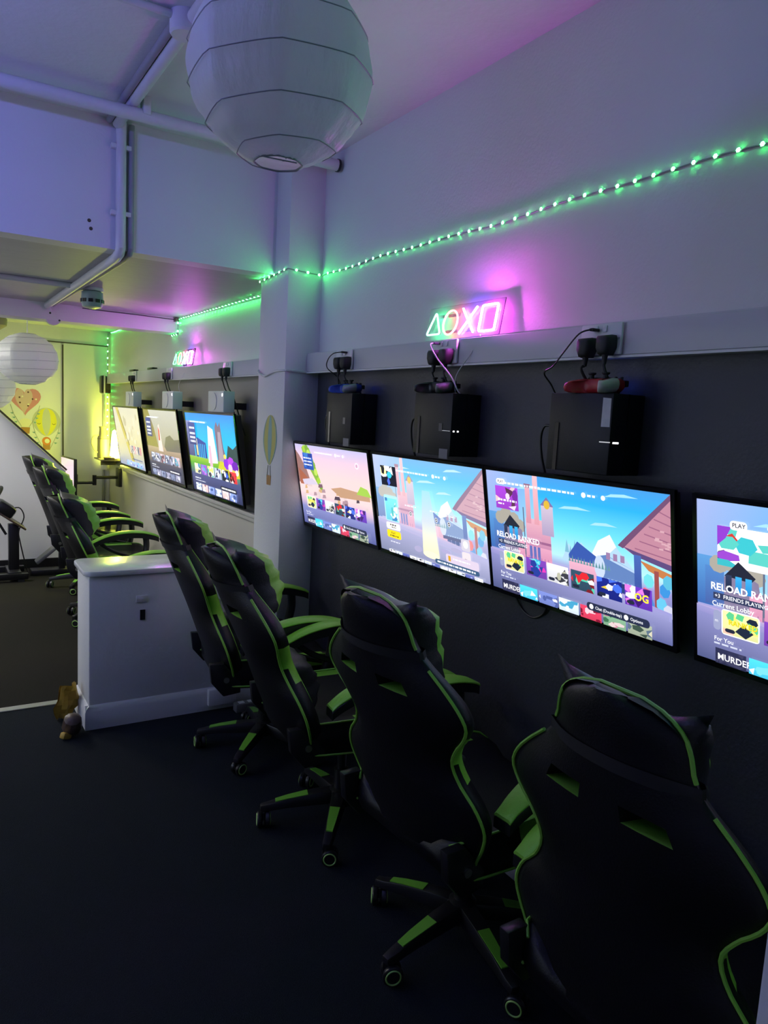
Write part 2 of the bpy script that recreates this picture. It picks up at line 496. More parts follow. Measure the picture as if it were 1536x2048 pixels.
# ------------------------------------------------------------------ paper lanterns
paper = bpy.data.materials.new('rice_paper')
paper.use_nodes = True
nt = paper.node_tree
nt.nodes.clear()
out = nt.nodes.new('ShaderNodeOutputMaterial')
mx = nt.nodes.new('ShaderNodeMixShader'); mx.inputs[0].default_value = .52
df = nt.nodes.new('ShaderNodeBsdfPrincipled'); df.inputs['Base Color'].default_value = (.88, .88, .89, 1); df.inputs['Roughness'].default_value = .45
tl = nt.nodes.new('ShaderNodeBsdfTranslucent'); tl.inputs[0].default_value = (.90, .90, .92, 1)
tc = nt.nodes.new('ShaderNodeTexCoord'); nz = nt.nodes.new('ShaderNodeTexNoise'); nz.inputs['Scale'].default_value = 14; nz.inputs['Detail'].default_value = 6
mp = nt.nodes.new('ShaderNodeMapping'); mp.inputs['Scale'].default_value = (1.6, 1.6, .5)
bp = nt.nodes.new('ShaderNodeBump'); bp.inputs['Strength'].default_value = .35; bp.inputs['Distance'].default_value = .02
nt.links.new(tc.outputs['Object'], mp.inputs[0]); nt.links.new(mp.outputs[0], nz.inputs['Vector']); nt.links.new(nz.outputs['Fac'], bp.inputs['Height'])
nt.links.new(bp.outputs[0], df.inputs['Normal']); nt.links.new(bp.outputs[0], tl.inputs['Normal'])
nt.links.new(df.outputs[0], mx.inputs[1]); nt.links.new(tl.outputs[0], mx.inputs[2]); nt.links.new(mx.outputs[0], out.inputs[0])
M['wire'] = mat('lantern_wire', (.34, .34, .40), .5)

def lantern(label, loc, R, sq, turns, ceil_z, phase=0.0, gores=8, detail=True):
    t = thing('paper_lantern', label, 'lantern', loc)
    def rad(ph):
        g = 2 * PI / gores
        q = ((ph - phase) % g) - g / 2
        return (math.cos(g / 2) / math.cos(q)) ** .75
    zb = .965
    def pt(ph, lat, off=0.0):
        r = math.cos(lat) * (R + off) * rad(ph)
        return Vector((r * math.cos(ph), r * math.sin(ph), math.sin(lat) * (R + off) * sq))
    nl, na = 36, gores * 8
    l0, l1 = -math.asin(zb), math.asin(zb)
    ring = []
    for i in range(nl + 1):
        lat = l0 + (l1 - l0) * i / nl
        cusp = -.006 * R / .2 * (.5 - .5 * math.cos(2 * PI * i / nl * turns))
        row = []
        for k in range(na):
            ph = 2 * PI * k / na
            jit = (random.random() - .5) * .0035 * R / .2 if lat < -.5 else (random.random() - .5) * .0008
            row.append(pt(ph, lat, cusp * .6 + jit))
        ring.append(row)
    b = MB(); b.rings(ring, close_ends=False); b.build('paper_shade', paper, t, smooth=60)
    path = []
    N = int(turns * 48)
    for i in range(N + 1):
        lat = l0 + (l1 - l0) * i / N
        path.append(pt(2 * PI * turns * i / N, lat, .0012))
    b = MB(); b.tube(path, (.0011 if detail else .0016) * max(1, R / .21), 5); b.build('wire_spiral', M['wire'], t)
    for lt in (l0, l1):
        b = MB(); b.tube([pt(2 * PI * k / 40, lt, 0) for k in range(40)], .002, 6, closed=True); b.build('wire_ring', M['wire'], t)
    b = MB()
    rr = math.cos(l0) * R
    for s_ in (-.35, .35):
        b.tube([(-rr * .9, s_ * rr, -zb * R * sq + .012), (rr * .9, s_ * rr * .4, -zb * R * sq + .012)], .0014, 5)
        b.tube([(s_ * rr, 0, -zb * R * sq + .012), (s_ * rr * .6, 0, zb * R * sq)], .0012, 5)
    b.build('wire_frame', M['wire'], t)
    h = ceil_z - loc[2]
    b = MB(); b.cyl((0, 0, R * sq * .80), (0, 0, h - .02), .003, n=8); b.build('cord', M['cable_white'], t)
    b = MB(); b.lathe([(.008, h - .06), (.03, h - .03), (.045, h - .02), (.045, h)], 20); b.build('ceiling_rose', M['white_plastic'], t)
    b = MB(); b.cyl((0, 0, R * sq * .62), (0, 0, R * sq * .82), .02, n=14); b.build('lamp_holder', M['white_plastic'], t)
    return t
lantern('large white paper lantern hanging close to the camera', (.609, 1.439, 2.201), .184, .985, 6, ZH, phase=math.radians(66))
lantern('round white paper lantern hanging before the far wall stickers', (.674, 6.30, 1.832), .232, .84, 8, ZR, phase=.2)
lantern('white paper lantern cut by the left edge, below eye level', (.44, 6.95, 1.62), .22, .9, 8, ZR, phase=.5)
t = thing('ceiling_lamp', 'pale rounded ceiling shade cut by the left picture edge', 'lamp', (.45, 7.05, ZR))
b = MB(); b.lathe([(.06, 0), (.06, -.03)], 24); b.build('base', M['white_plastic'], t)
b = MB(); b.lathe([(.05, -.03), (.12, -.05), (.155, -.10), (.15, -.15), (.10, -.185), (.0, -.195)], 30, caps=False); b.build('shade', M['cream'], t)

# ------------------------------------------------------------------ green LED strip
led_mat = emit('green_led_light', (0.05, 1.0, 0.15), 230.0)
led_body = MB()
led_body.box((0, 0, .0015), (.009, .009, .003), mi=0)
led_body.add([(.0055 * math.cos(PI / 3 * k), .0055 * math.sin(PI / 3 * k), .0034) for k in range(6)], [tuple(range(6))], 1)
led_mesh = led_body.mesh('led', [M['white_plastic'], led_mat])
strip = thing('led_strip', 'green LED light strip running around the walls and pillar', 'light strip')
LED_N = 0
def led_run(pts, normal, step=.0611, start=0.0):
    """LEDs along a polyline, facing the given direction; returns leftover"""
    global LED_N
    nrm = Vector(normal).normalized()
    q = nrm.to_track_quat('Z', 'Y')
    pts = [Vector(p) for p in pts]
    d = start
    for a, c in zip(pts[:-1], pts[1:]):
        L = (c - a).length
        while d <= L:
            p = a + (c - a) * (d / L)
            o = link('led', led_mesh, strip)
            o.location = p
            o.rotation_euler = q.to_euler()
            LED_N += 1
            d += step
        d -= L
    return d
def led_tape(pts):
    b = MB(); b.tube(pts, .0022, 6); b.build('tape', M['pipe2'], strip)
zl = 2.214
xw, e = XW - .006, .006
run = []
def sag(y):
    return zl + .004 * math.sin(y * 5.3) + .003 * math.sin(y * 11.7)
near_pts = [(xw, y / 10, sag(y / 10)) for y in range(-10, 34)]
led_run(near_pts, (-1, 0, 0), start=.02)
led_tape(near_pts + [(xw, YP0 - e, zl - .004)])
led_run([(xw - .012, YP0 - e, zl - .004), (XP - e, YP0 - e, zl + .004)], (0, -1, 0), start=.004)
led_tape([(xw, YP0 - e, zl - .004), (XP - e, YP0 - e, zl + .004)])
led_run([(XP - e, YP0 + .03, zl + .002), (XP - e, YP1, 2.196)], (-1, 0, 0))
led_tape([(XP - e, YP0 - e, zl + .004), (XP - e, YP1, 2.196)])
led_run([(xw - .01, YP1 + .06, 2.198), (xw - .01, Y2A - .02, 2.198)], (-.15, 0, -1), start=.02)
led_tape([(xw, YP1 + .02, 2.19), (xw, Y2A - .02, 2.196)])
led_run([(xw - .004, Y2A - e, 2.17), (xw - .004, Y2A - e, 2.10)], (-.3, -1, 0), start=.0)
led_tape([(xw - .004, Y2A - e, 2.196), (xw - .004, Y2A - e, 2.09)])
led_run([(xw, Y2A + .02, 2.088), (xw, Y2B - .02, 2.088)], (-.8, 0, -.6), start=.02)
led_tape([(xw, Y2A, 2.088), (xw, Y2B, 2.088)])
led_run([(xw, Y2B + .05, 2.262), (xw, YF - .06, 2.262)], (-.15, 0, -1))
led_tape([(xw, Y2B + .02, 2.255), (xw, YF - .03, 2.255)])
led_run([(xw - .02, YF - .026, 2.235), (xw - .02, YF - .026, 1.16)], (-.6, -.8, 0), start=.03, step=.068)
led_tape([(xw - .02, YF - .026, 2.255), (xw - .02, YF - .026, 1.14)])
b = MB(); b.box((XW - .03, Y2A - .035, 2.19), (.03, .05, .03)); b.build('connector', M['brown'], strip, bevel=.004)
b = MB(); b.tube([(XW - .04, Y2A - .03, 2.19), (XW - .3, Y2A - .012, 2.196), (XW - .7, Y2A - .01, 2.198)], .003, 6); b.build('lead', M['cable_black'], strip)

# ------------------------------------------------------------------ trunking, sockets, plugs
XT = 1.612
for nm, y0, y1, lb in (('near', YN, 3.42, 'white cable trunking along the near charcoal wall'), ('far', YP1 + .01, 8.12, 'white cable trunking above the far televisions')):
    if nm == 'near':
        y1 = YP0 - .002
    t = thing('cable_trunking', lb, 'trunking', (XT, y0, 1.735))
    b = MB(); b.span((.004, 0, 0), (XW - XT, y1 - y0, .094)); b.build('body', M['trunking'], t)
    b = MB(); b.span((0, 0, .004), (.006, y1 - y0, .090)); b.build('cover', M['trunking'], t, bevel=.002)
    b = MB(); b.span((-.003, 0, -.004), (.02, y1 - y0, .002)); b.build('lower_lip', M['white_plastic'], t)
b = MB(); b.span((0, 0, 0), (.03, .05, .094))
o = b.build('end_cap', M['white_plastic'], t, bevel=.003)

def double_socket(y, label):
    t = thing('wall_socket', label, 'socket', (XT - .003, y, 1.782), group=None)
    b = MB(); b.box((-.004, 0, 0), (.010, .147, .086)); b.build('plate', M['socket'], t, bevel=.004)
    for s_ in (-1, 1):
        b = MB(); b.box((-.010, s_ * .016, .028), (.006, .014, .018), Matrix.Rotation(.15, 3, 'Y')); b.build('switch', M['socket'], t, bevel=.001)
    for s_ in (-1, 1):
        b = MB(); b.cyl((-.0095, s_ * .066, 0), (-.0085, s_ * .066, 0), .003, n=8); b.build('screw', M['steel'], t)
    return t
def plug(y, z, label, lead, group=None):
    """three-pin plug with its lead; lead points are world coordinates"""
    o0 = Vector((XT - .013, y, z))
    t = thing('power_plug', label, 'plug', o0, group=group)
    b = MB()
    prof = [(-.021, .026), (.021, .026), (.025, .018), (.025, -.008), (.015, -.028), (-.015, -.028), (-.025, -.008), (-.025, .018)]
    rings = []
    for dx, s_ in ((0, 1), (-.018, 1), (-.030, .92), (-.036, .7)):
        rings.append([Vector((dx, a * s_, c * s_)) for a, c in prof])
    b.rings(rings); b.build('body', M['rubber'], t, smooth=50)
    b = MB(); b.cyl((-.016, 0, -.026), (-.016, 0, -.052), .009, .005, 10); b.build('cable_grip', M['rubber'], t)
    b = MB(); cable(b, [(-.016, 0, -.05)] + [Vector(p) - o0 for p in lead], .0042); b.build('lead', M['cable_black'], t)
    return t
def usb_plug(y, z, label, lead, m=M['cable_black']):
    o0 = Vector((XT - .013, y, z))
    t = thing('usb_plug', label, 'plug', o0)
    b = MB(); b.box((-.014, 0, 0), (.028, .014, .008)); b.build('body', M['rubber'], t, bevel=.002)
    b = MB(); cable(b, [(-.028, 0, 0)] + [Vector(p) - o0 for p in lead], .0024); b.build('lead', m, t)
    return t
double_socket(1.472, 'double socket on the trunking above the red controller')
double_socket(2.205, 'double socket on the trunking beneath the near neon sign')
double_socket(2.965, 'double socket on the trunking nearest the pillar')
plug(1.505, 1.760, 'black plug in the socket above the red controller, left one', [(1.575, 1.51, 1.70), (1.60, 1.50, 1.66), (1.63, 1.49, 1.637)])
plug(1.435, 1.764, 'black plug in the socket above the red controller, right one', [(1.58, 1.43, 1.70), (1.59, 1.42, 1.67), (1.635, 1.42, 1.637)])
usb_plug(1.482, 1.807, 'small USB plug with a thin black lead over the red controller', [(1.555, 1.51, 1.795), (1.555, 1.56, 1.75), (1.555, 1.60, 1.71), (1.56, 1.64, 1.69), (1.60, 1.645, 1.655), (1.64, 1.63, 1.58)])
plug(2.240, 1.762, 'black plug below the near neon sign, left one', [(1.58, 2.24, 1.70), (1.595, 2.22, 1.66), (1.635, 2.20, 1.637)])
plug(2.170, 1.764, 'black plug below the near neon sign, right one', [(1.58, 2.17, 1.70), (1.60, 2.16, 1.66), (1.64, 2.15, 1.637)])
usb_plug(2.235, 1.812, 'violet lit USB plug with a white lead under the near neon sign', [(1.55, 2.22, 1.80), (1.55, 2.17, 1.75), (1.56, 2.10, 1.69), (1.58, 2.085, 1.645), (1.60, 2.09, 1.63)], M['cable_white'])
plug(2.975, 1.766, 'black plug in the socket nearest the pillar, left one', [(1.58, 2.975, 1.70), (1.59, 2.97, 1.66), (1.64, 2.96, 1.637)])
plug(2.915, 1.766, 'black plug in the socket nearest the pillar, right one', [(1.58, 2.91, 1.70), (1.60, 2.89, 1.66), (1.64, 2.86, 1.637)])
usb_plug(2.935, 1.812, 'small USB plug with a thin black lead nearest the pillar', [(1.55, 2.97, 1.805), (1.555, 3.03, 1.78), (1.57, 3.06, 1.745), (1.63, 3.06, 1.70), (1.66, 3.05, 1.60)])
for y, w in ((4.477, 'above the nearest far television'), (5.776, 'behind the far neon sign'), (6.90, 'above the farthest television')):
    double_socket(y, 'double socket on the trunking ' + w)
    for s_, sd in ((.035, 'left'), (-.035, 'right')):
        y0 = y + s_
        plug(y0, 1.762, f'black plug in the far socket {w}, {sd} one', [(1.585, y0 - .01, 1.70), (1.585, y0 - .05, 1.66), (1.60, y0 - .10, 1.60), (1.63, y0 - .16, 1.45), (1.65, y0 - .18, 1.38)])
# thin things on the far trunking
for y, lb in ((7.05, 'flat black remote on the far trunking, farther one'), (6.40, 'flat black remote on the far trunking, nearer one')):
    t = thing('remote_control', lb, 'remote', (1.635, y, 1.829))
    b = MB(); b.box((0, 0, .009), (.045, .17, .018)); b.build('body', M['black_plastic'], t, bevel=.006)
    for k in range(4):
        b = MB(); b.cyl((0, -.05 + .03 * k, .018), (0, -.05 + .03 * k, .020), .006, n=8); b.build('button', M['grey_plastic'], t)
# white cable from the far trunking round the pillar
b = MB()
cable(b, [(XP + .06, YP1 + .02, 1.745), (XP - .006, YP1 - .01, 1.742), (XP - .008, YP1 - .10, 1.715), (XP - .006, YP0 + .12, 1.735), (XP - .006, YP0 + .0, 1.738), (XP + .03, YP0 - .006, 1.738), (XT, YP0 - .006, 1.735)], .006)
tag(b.build('white_cable', M['cable_white']), 'white cable bending round the pillar at trunking height', 'cable')

# ------------------------------------------------------------------ neon signs
neon_m = {
    'g': emit('neon_green', (0.30, 1.0, 0.55), 4.0), 'o': emit('neon_orange', (1.0, 0.30, 0.24), 3.5),
    'b': emit('neon_blue', (0.34, 0.16, 1.0), 150.0), 'p': emit('neon_pink', (1.0, 0.09, 0.95), 270.0)}
added_glow = {k_: emit('added_glow_' + k_, c_, p_) for k_, c_, p_ in (('g', (.04, 1.0, .30), 22.0), ('o', (1.0, .10, .06), 16.0), ('b', (.14, .04, 1.0), 110.0), ('p', (1.0, .04, .90), 36.0))}  # light of the strips added behind the symbols, apart from the tubes
neon_far = {
    'g': emit('far_neon_green', (0.20, 1.0, 0.45), 3.0), 'o': emit('far_neon_orange', (1.0, 0.26, 0.20), 2.5),
    'b': emit('far_neon_blue', (0.34, 0.18, 1.0), 130.0), 'p': emit('far_neon_pink', (1.0, 0.09, 0.95), 230.0)}
far_added_glow = {k_: emit('far_added_glow_' + k_, c_, p_) for k_, c_, p_ in (('g', (.04, 1.0, .30), 22.0), ('o', (1.0, .10, .06), 16.0), ('b', (.16, .04, 1.0), 150.0), ('p', (1.0, .04, .90), 60.0))}
acr = mat('clear_acrylic', (0.9, 0.9, 0.95), 0.08)
acr.node_tree.nodes['Principled BSDF'].inputs['Transmission Weight'].default_value = 0.95
acr.node_tree.nodes['Principled BSDF'].inputs['IOR'].default_value = 1.15
def neon(label, y_left, width, z0, h, neon_m, added_glow):
    """sign leaning on the wall above the trunking; local x = viewer's right, y = up, z = out"""
    tilt = .16
    u = Vector((0, -1, 0)); v = Vector((math.sin(tilt), 0, math.cos(tilt))); n = u.cross(v)
    R3 = Matrix((u, v, n)).transposed()
    t = thing('neon_sign', label, 'neon sign', (1.632, y_left, z0), R3)
    b = MB(); b.span((0, 0, -.004), (width, h, 0)); b.build('acrylic_panel', acr, t, bevel=.0015)
    r = .0034
    cy = h * .47
    s_ = h * .36
    def tri(cx):
        pts = [(cx - s_ * .95, cy - s_ * .85), (cx + s_ * .95, cy - s_ * .85), (cx, cy + s_)]
        out_ = []
        for i in range(3):
            a, c, d = Vector(pts[i - 1]), Vector(pts[i]), Vector(pts[(i + 1) % 3])
            for q in range(5):
                f = q / 4
                p0 = c + (a - c).normalized() * .012; p1 = c + (d - c).normalized() * .012
                out_.append((p0 * (1 - f) ** 2 + c * 2 * f * (1 - f) + p1 * f * f).to_3d())
        return out_
    Z = Vector((0, 0, .009))
    k = width / .42
    b = MB(); b.tube([p + Z for p in tri(.055 * k)], r, 8, closed=True); b.build('green_triangle', neon_m['g'], t)
    b = MB(); b.tube([Vector((.150 * k + s_ * .92 * math.cos(a), cy + s_ * .98 * math.sin(a), .009)) for a in [2 * PI * i / 32 for i in range(32)]], r, 8, closed=True); b.build('orange_circle', neon_m['o'], t)
    b = MB()
    cx = .252 * k
    b.tube([(cx - s_ * .9, cy - s_, .009), (cx + s_ * .9, cy + s_, .009)], r, 8)
    b.tube([(cx - s_ * .9, cy + s_, .0095), (cx + s_ * .9, cy - s_, .0095)], r, 8)
    b.build('blue_cross', neon_m['b'], t)
    cx = .360 * k
    sq_ = []
    for sx, sy in ((1, -1), (1, 1), (-1, 1), (-1, -1)):
        for q in range(4):
            a = math.atan2(sy, sx) - PI / 4 + q * PI / 6
            sq_.append((cx + sx * (s_ * .92 - .008) + .008 * math.cos(a), cy + sy * (s_ - .008) + .008 * math.sin(a), .009))
    b = MB(); b.tube(sq_, r, 8, closed=True); b.build('pink_square', neon_m['p'], t)
    # added strips hidden behind the panel throw coloured light on the wall
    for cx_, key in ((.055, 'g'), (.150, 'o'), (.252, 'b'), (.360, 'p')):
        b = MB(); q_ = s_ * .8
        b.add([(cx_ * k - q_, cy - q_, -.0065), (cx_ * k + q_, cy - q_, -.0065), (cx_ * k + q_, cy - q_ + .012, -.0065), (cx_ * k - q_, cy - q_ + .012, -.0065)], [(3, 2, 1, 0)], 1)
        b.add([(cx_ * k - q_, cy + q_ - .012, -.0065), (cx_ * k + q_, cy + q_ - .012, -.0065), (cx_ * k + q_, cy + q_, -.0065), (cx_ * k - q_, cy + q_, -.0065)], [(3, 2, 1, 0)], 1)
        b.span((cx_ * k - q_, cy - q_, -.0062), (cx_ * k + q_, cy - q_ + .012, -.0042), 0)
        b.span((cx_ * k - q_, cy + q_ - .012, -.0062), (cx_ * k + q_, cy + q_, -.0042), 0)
        me_ = bpy.data.meshes.new('added_back_light')
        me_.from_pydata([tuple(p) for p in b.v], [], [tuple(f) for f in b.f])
        for m_ in (M['white_plastic'], added_glow[key]):
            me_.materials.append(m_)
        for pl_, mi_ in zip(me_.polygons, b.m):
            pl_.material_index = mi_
        link('added_back_light', me_, t)
    b = MB(); cable(b, [(width * .78, .004, .002), (width * .74, -.06, .012), (width * .62, -.14, .02), (width * .56, -.20, -.01)], .0018); b.build('lead', M['cable_white'], t)
    return t
neon('glowing neon sign of triangle, circle, cross and square on the near trunking', 2.375, .43, 1.831, .125, neon_m, added_glow)
neon('glowing neon sign of four shapes on the far trunking', 5.78, .50, 1.831, .125, neon_far, far_added_glow)

# ------------------------------------------------------------------ televisions
scr = bpy.data.materials.new('lit_screen'); scr.use_nodes = True
bn = scr.node_tree.nodes['Principled BSDF']
bn.inputs['Base Color'].default_value = (.01, .01, .01, 1); bn.inputs['Roughness'].default_value = .25
at = scr.node_tree.nodes.new('ShaderNodeAttribute'); at.attribute_name = 'Col'
scr.node_tree.links.new(at.outputs['Color'], bn.inputs['Emission Color'])
bn.inputs['Emission Strength'].default_value = 1.3
_txt = {}
def text_polys(s, bold=.0):
    key = (s, bold)
    if key not in _txt:
        cu = bpy.data.curves.new('txt', 'FONT'); cu.body = s; cu.resolution_u = 2; cu.offset = bold
        ob = bpy.data.objects.new('txt', cu)
        me = bpy.data.meshes.new_from_object(ob)
        _txt[key] = ([(v.co.x, v.co.y) for v in me.vertices], [tuple(p.vertices) for p in me.polygons])
        bpy.data.objects.remove(ob); bpy.data.curves.remove(cu); bpy.data.meshes.remove(me)
    return _txt[key]
class Pic:
    """flat screen image: layered polygons with colours, in screen fractions (x right, y up)"""
    def __init__(s):
        s.v, s.f, s.c, s.lay = [], [], [], 0
    def _face(s, pts, cols):
        k = len(s.v)
        z = .0004 + s.lay * .00004
        s.v += [(min(1, max(0, x)), min(1, max(0, y)), z) for x, y in pts]
        s.f.append(tuple(range(k, k + len(pts))))
        s.c.append([lin(c) for c in cols])
    def poly(s, pts, c):
        s.lay += 1; s._face(pts, [c] * len(pts))
    def rect(s, x0, y0, x1, y1, *c):
        """one colour, two (bottom, top) or four (bl, br, tr, tl)"""
        s.lay += 1
        cc = [c[0]] * 4 if len(c) == 1 else ([c[0], c[0], c[1], c[1]] if len(c) == 2 else list(c))
        s._face([(x0, y0), (x1, y0), (x1, y1), (x0, y1)], cc)
    def bands(s, x0, x1, stops):
        s.lay += 1
        for (ya, ca), (yb, cb) in zip(stops[:-1], stops[1:]):
            s._face([(x0, ya), (x1, ya), (x1, yb), (x0, yb)], [ca, ca, cb, cb])
    def oval(s, cx, cy, rx, ry, c, n=18):
        s.poly([(cx + rx * math.cos(2 * PI * k / n), cy + ry * math.sin(2 * PI * k / n)) for k in range(n)], c)
    def rrect(s, x0, y0, x1, y1, c, r=.012):
        q = []
        for cx, cy, a0 in ((x1 - r, y0 + r * 1.7, -90), (x1 - r, y1 - r * 1.7, 0), (x0 + r, y1 - r * 1.7, 90), (x0 + r, y0 + r * 1.7, 180)):
            for k in range(4):
                a = math.radians(a0 + k * 30)
                q.append((cx + r * math.cos(a), cy + r * 1.7 * math.sin(a)))
        s.poly(q, c)
    def text(s, st, x, y, size, c, bold=.0, sx=1.0):
        s.lay += 1
        vs_, fs = text_polys(st, bold)
        k = len(s.v); z = .0004 + s.lay * .00004
        s.v += [(x + a * size * sx * 9 / 16, y + d * size, z) for a, d in vs_]
        for f in fs:
            s.f.append(tuple(i + k for i in f)); s.c.append([lin(c)] * len(f))
    def dashes(s, x0, x1, y, h, c, seed=1):
        rg = random.Random(seed); x = x0
        while x < x1:
            w = rg.uniform(.008, .03); s.rect(x, y, min(x + w, x1), y + h, c); x += w + .007
    def art(s, x0, y0, x1, y1, base, tints, seed, n=9):
        """busy thumbnail artwork: abstract shards"""
        rg = random.Random(seed)
        s.rect(x0, y0, x1, y1, base, tuple(min(255, int(v * 1.15)) for v in base))
        for k in range(n):
            cx, cy = rg.uniform(x0, x1), rg.uniform(y0, y1)
            w, h = (x1 - x0) * rg.uniform(.10, .28), (y1 - y0) * rg.uniform(.12, .32)
            a0 = rg.uniform(0, 6)
            pts = []
            m = rg.choice((3, 4, 5, 6))
            for q in range(m):
                a = a0 + q * 2 * PI / m
                pts.append((min(x1, max(x0, cx + w * math.cos(a))), min(y1, max(y0, cy + h * math.sin(a)))))
            s.poly(pts, rg.choice(tints))
    def mesh(s, w, h):
        me = bpy.data.meshes.new('screen')
        me.from_pydata([((x - .5) * w, (y - .5) * h, z) for x, y, z in s.v], [], s.f)
        ca = me.color_attributes.new('Col', 'FLOAT_COLOR', 'CORNER')
        i = 0
        for f in s.c:
            for c in f:
                ca.data[i].color = (*c, 1); i += 1
        me.materials.append(scr)
        return me

def tv(name_label, yc, w, h, top, bot, pic, loop=False, thick=.045, bezel=.011, bracket=True):
    """top / bottom: (x, z) of the screen's edges; yc the centre along the wall"""
    v = Vector((top[0] - bot[0], 0, top[1] - bot[1])).normalized()
    u = Vector((0, -1, 0)); n = u.cross(v)
    R3 = Matrix((u, v, n)).transposed()
    c = Vector(((top[0] + bot[0]) / 2, yc, (top[1] + bot[1]) / 2))
    t = thing('television', name_label, 'television', c, R3)
    W, H = w / 2, h / 2
    link('screen', pic.mesh(w, h), t)
    B = bezel
    b = MB()
    b.span((-W - B, -H - B * 1.6, -.012), (W + B, H + B, -.0004)); b.build('panel', M['black_plastic'], t)
    b = MB()
    b.span((-W - B, H, -.01), (W + B, H + B, .003)); b.span((-W - B, -H - B * 1.6, -.01), (W + B, -H, .003))
    b.span((-W - B, -H, -.01), (-W, H, .003)); b.span((W, -H, -.01), (W + B, H, .003))
    b.build('bezel', M['black_gloss'], t)
    b = MB()
    b.box((0, 0, -.012 - thick * .3), (2 * W, 2 * H, thick * .6))
    b.box((0, -H * .25, -.012 - thick * .8), (1.5 * W, 1.1 * H, thick * .4))
    b.build('housing', M['black_plastic'], t, bevel=.004)
    b = MB(); b.box((0, -H - B * 1.2, .0005), (.05, .012, .008)); b.build('sensor', M['black_plastic'], t, bevel=.002)
    if bracket:
        Ri = R3.transposed()
        b = MB()
        gap = XW - c.x
        p = Ri @ Vector((gap - .022, 0, .02))
        b.box(p, (.20, .10, .01))
        q = Ri @ Vector((gap * .55, 0, .02))
        b.tube([Vector((0, 0, -.03)), p], .02, 8)
        b.build('wall_bracket', M['black_plastic'], t)
    if loop:
        b = MB(); cable(b, [(-.30, -H + .02, -.03), (-.27, -H - .06, -.03), (-.21, -H - .085, -.03), (-.15, -H - .05, -.03), (-.13, -H + .02, -.03)], .004); b.build('cable_loop', M['cable_black'], t)
    return t

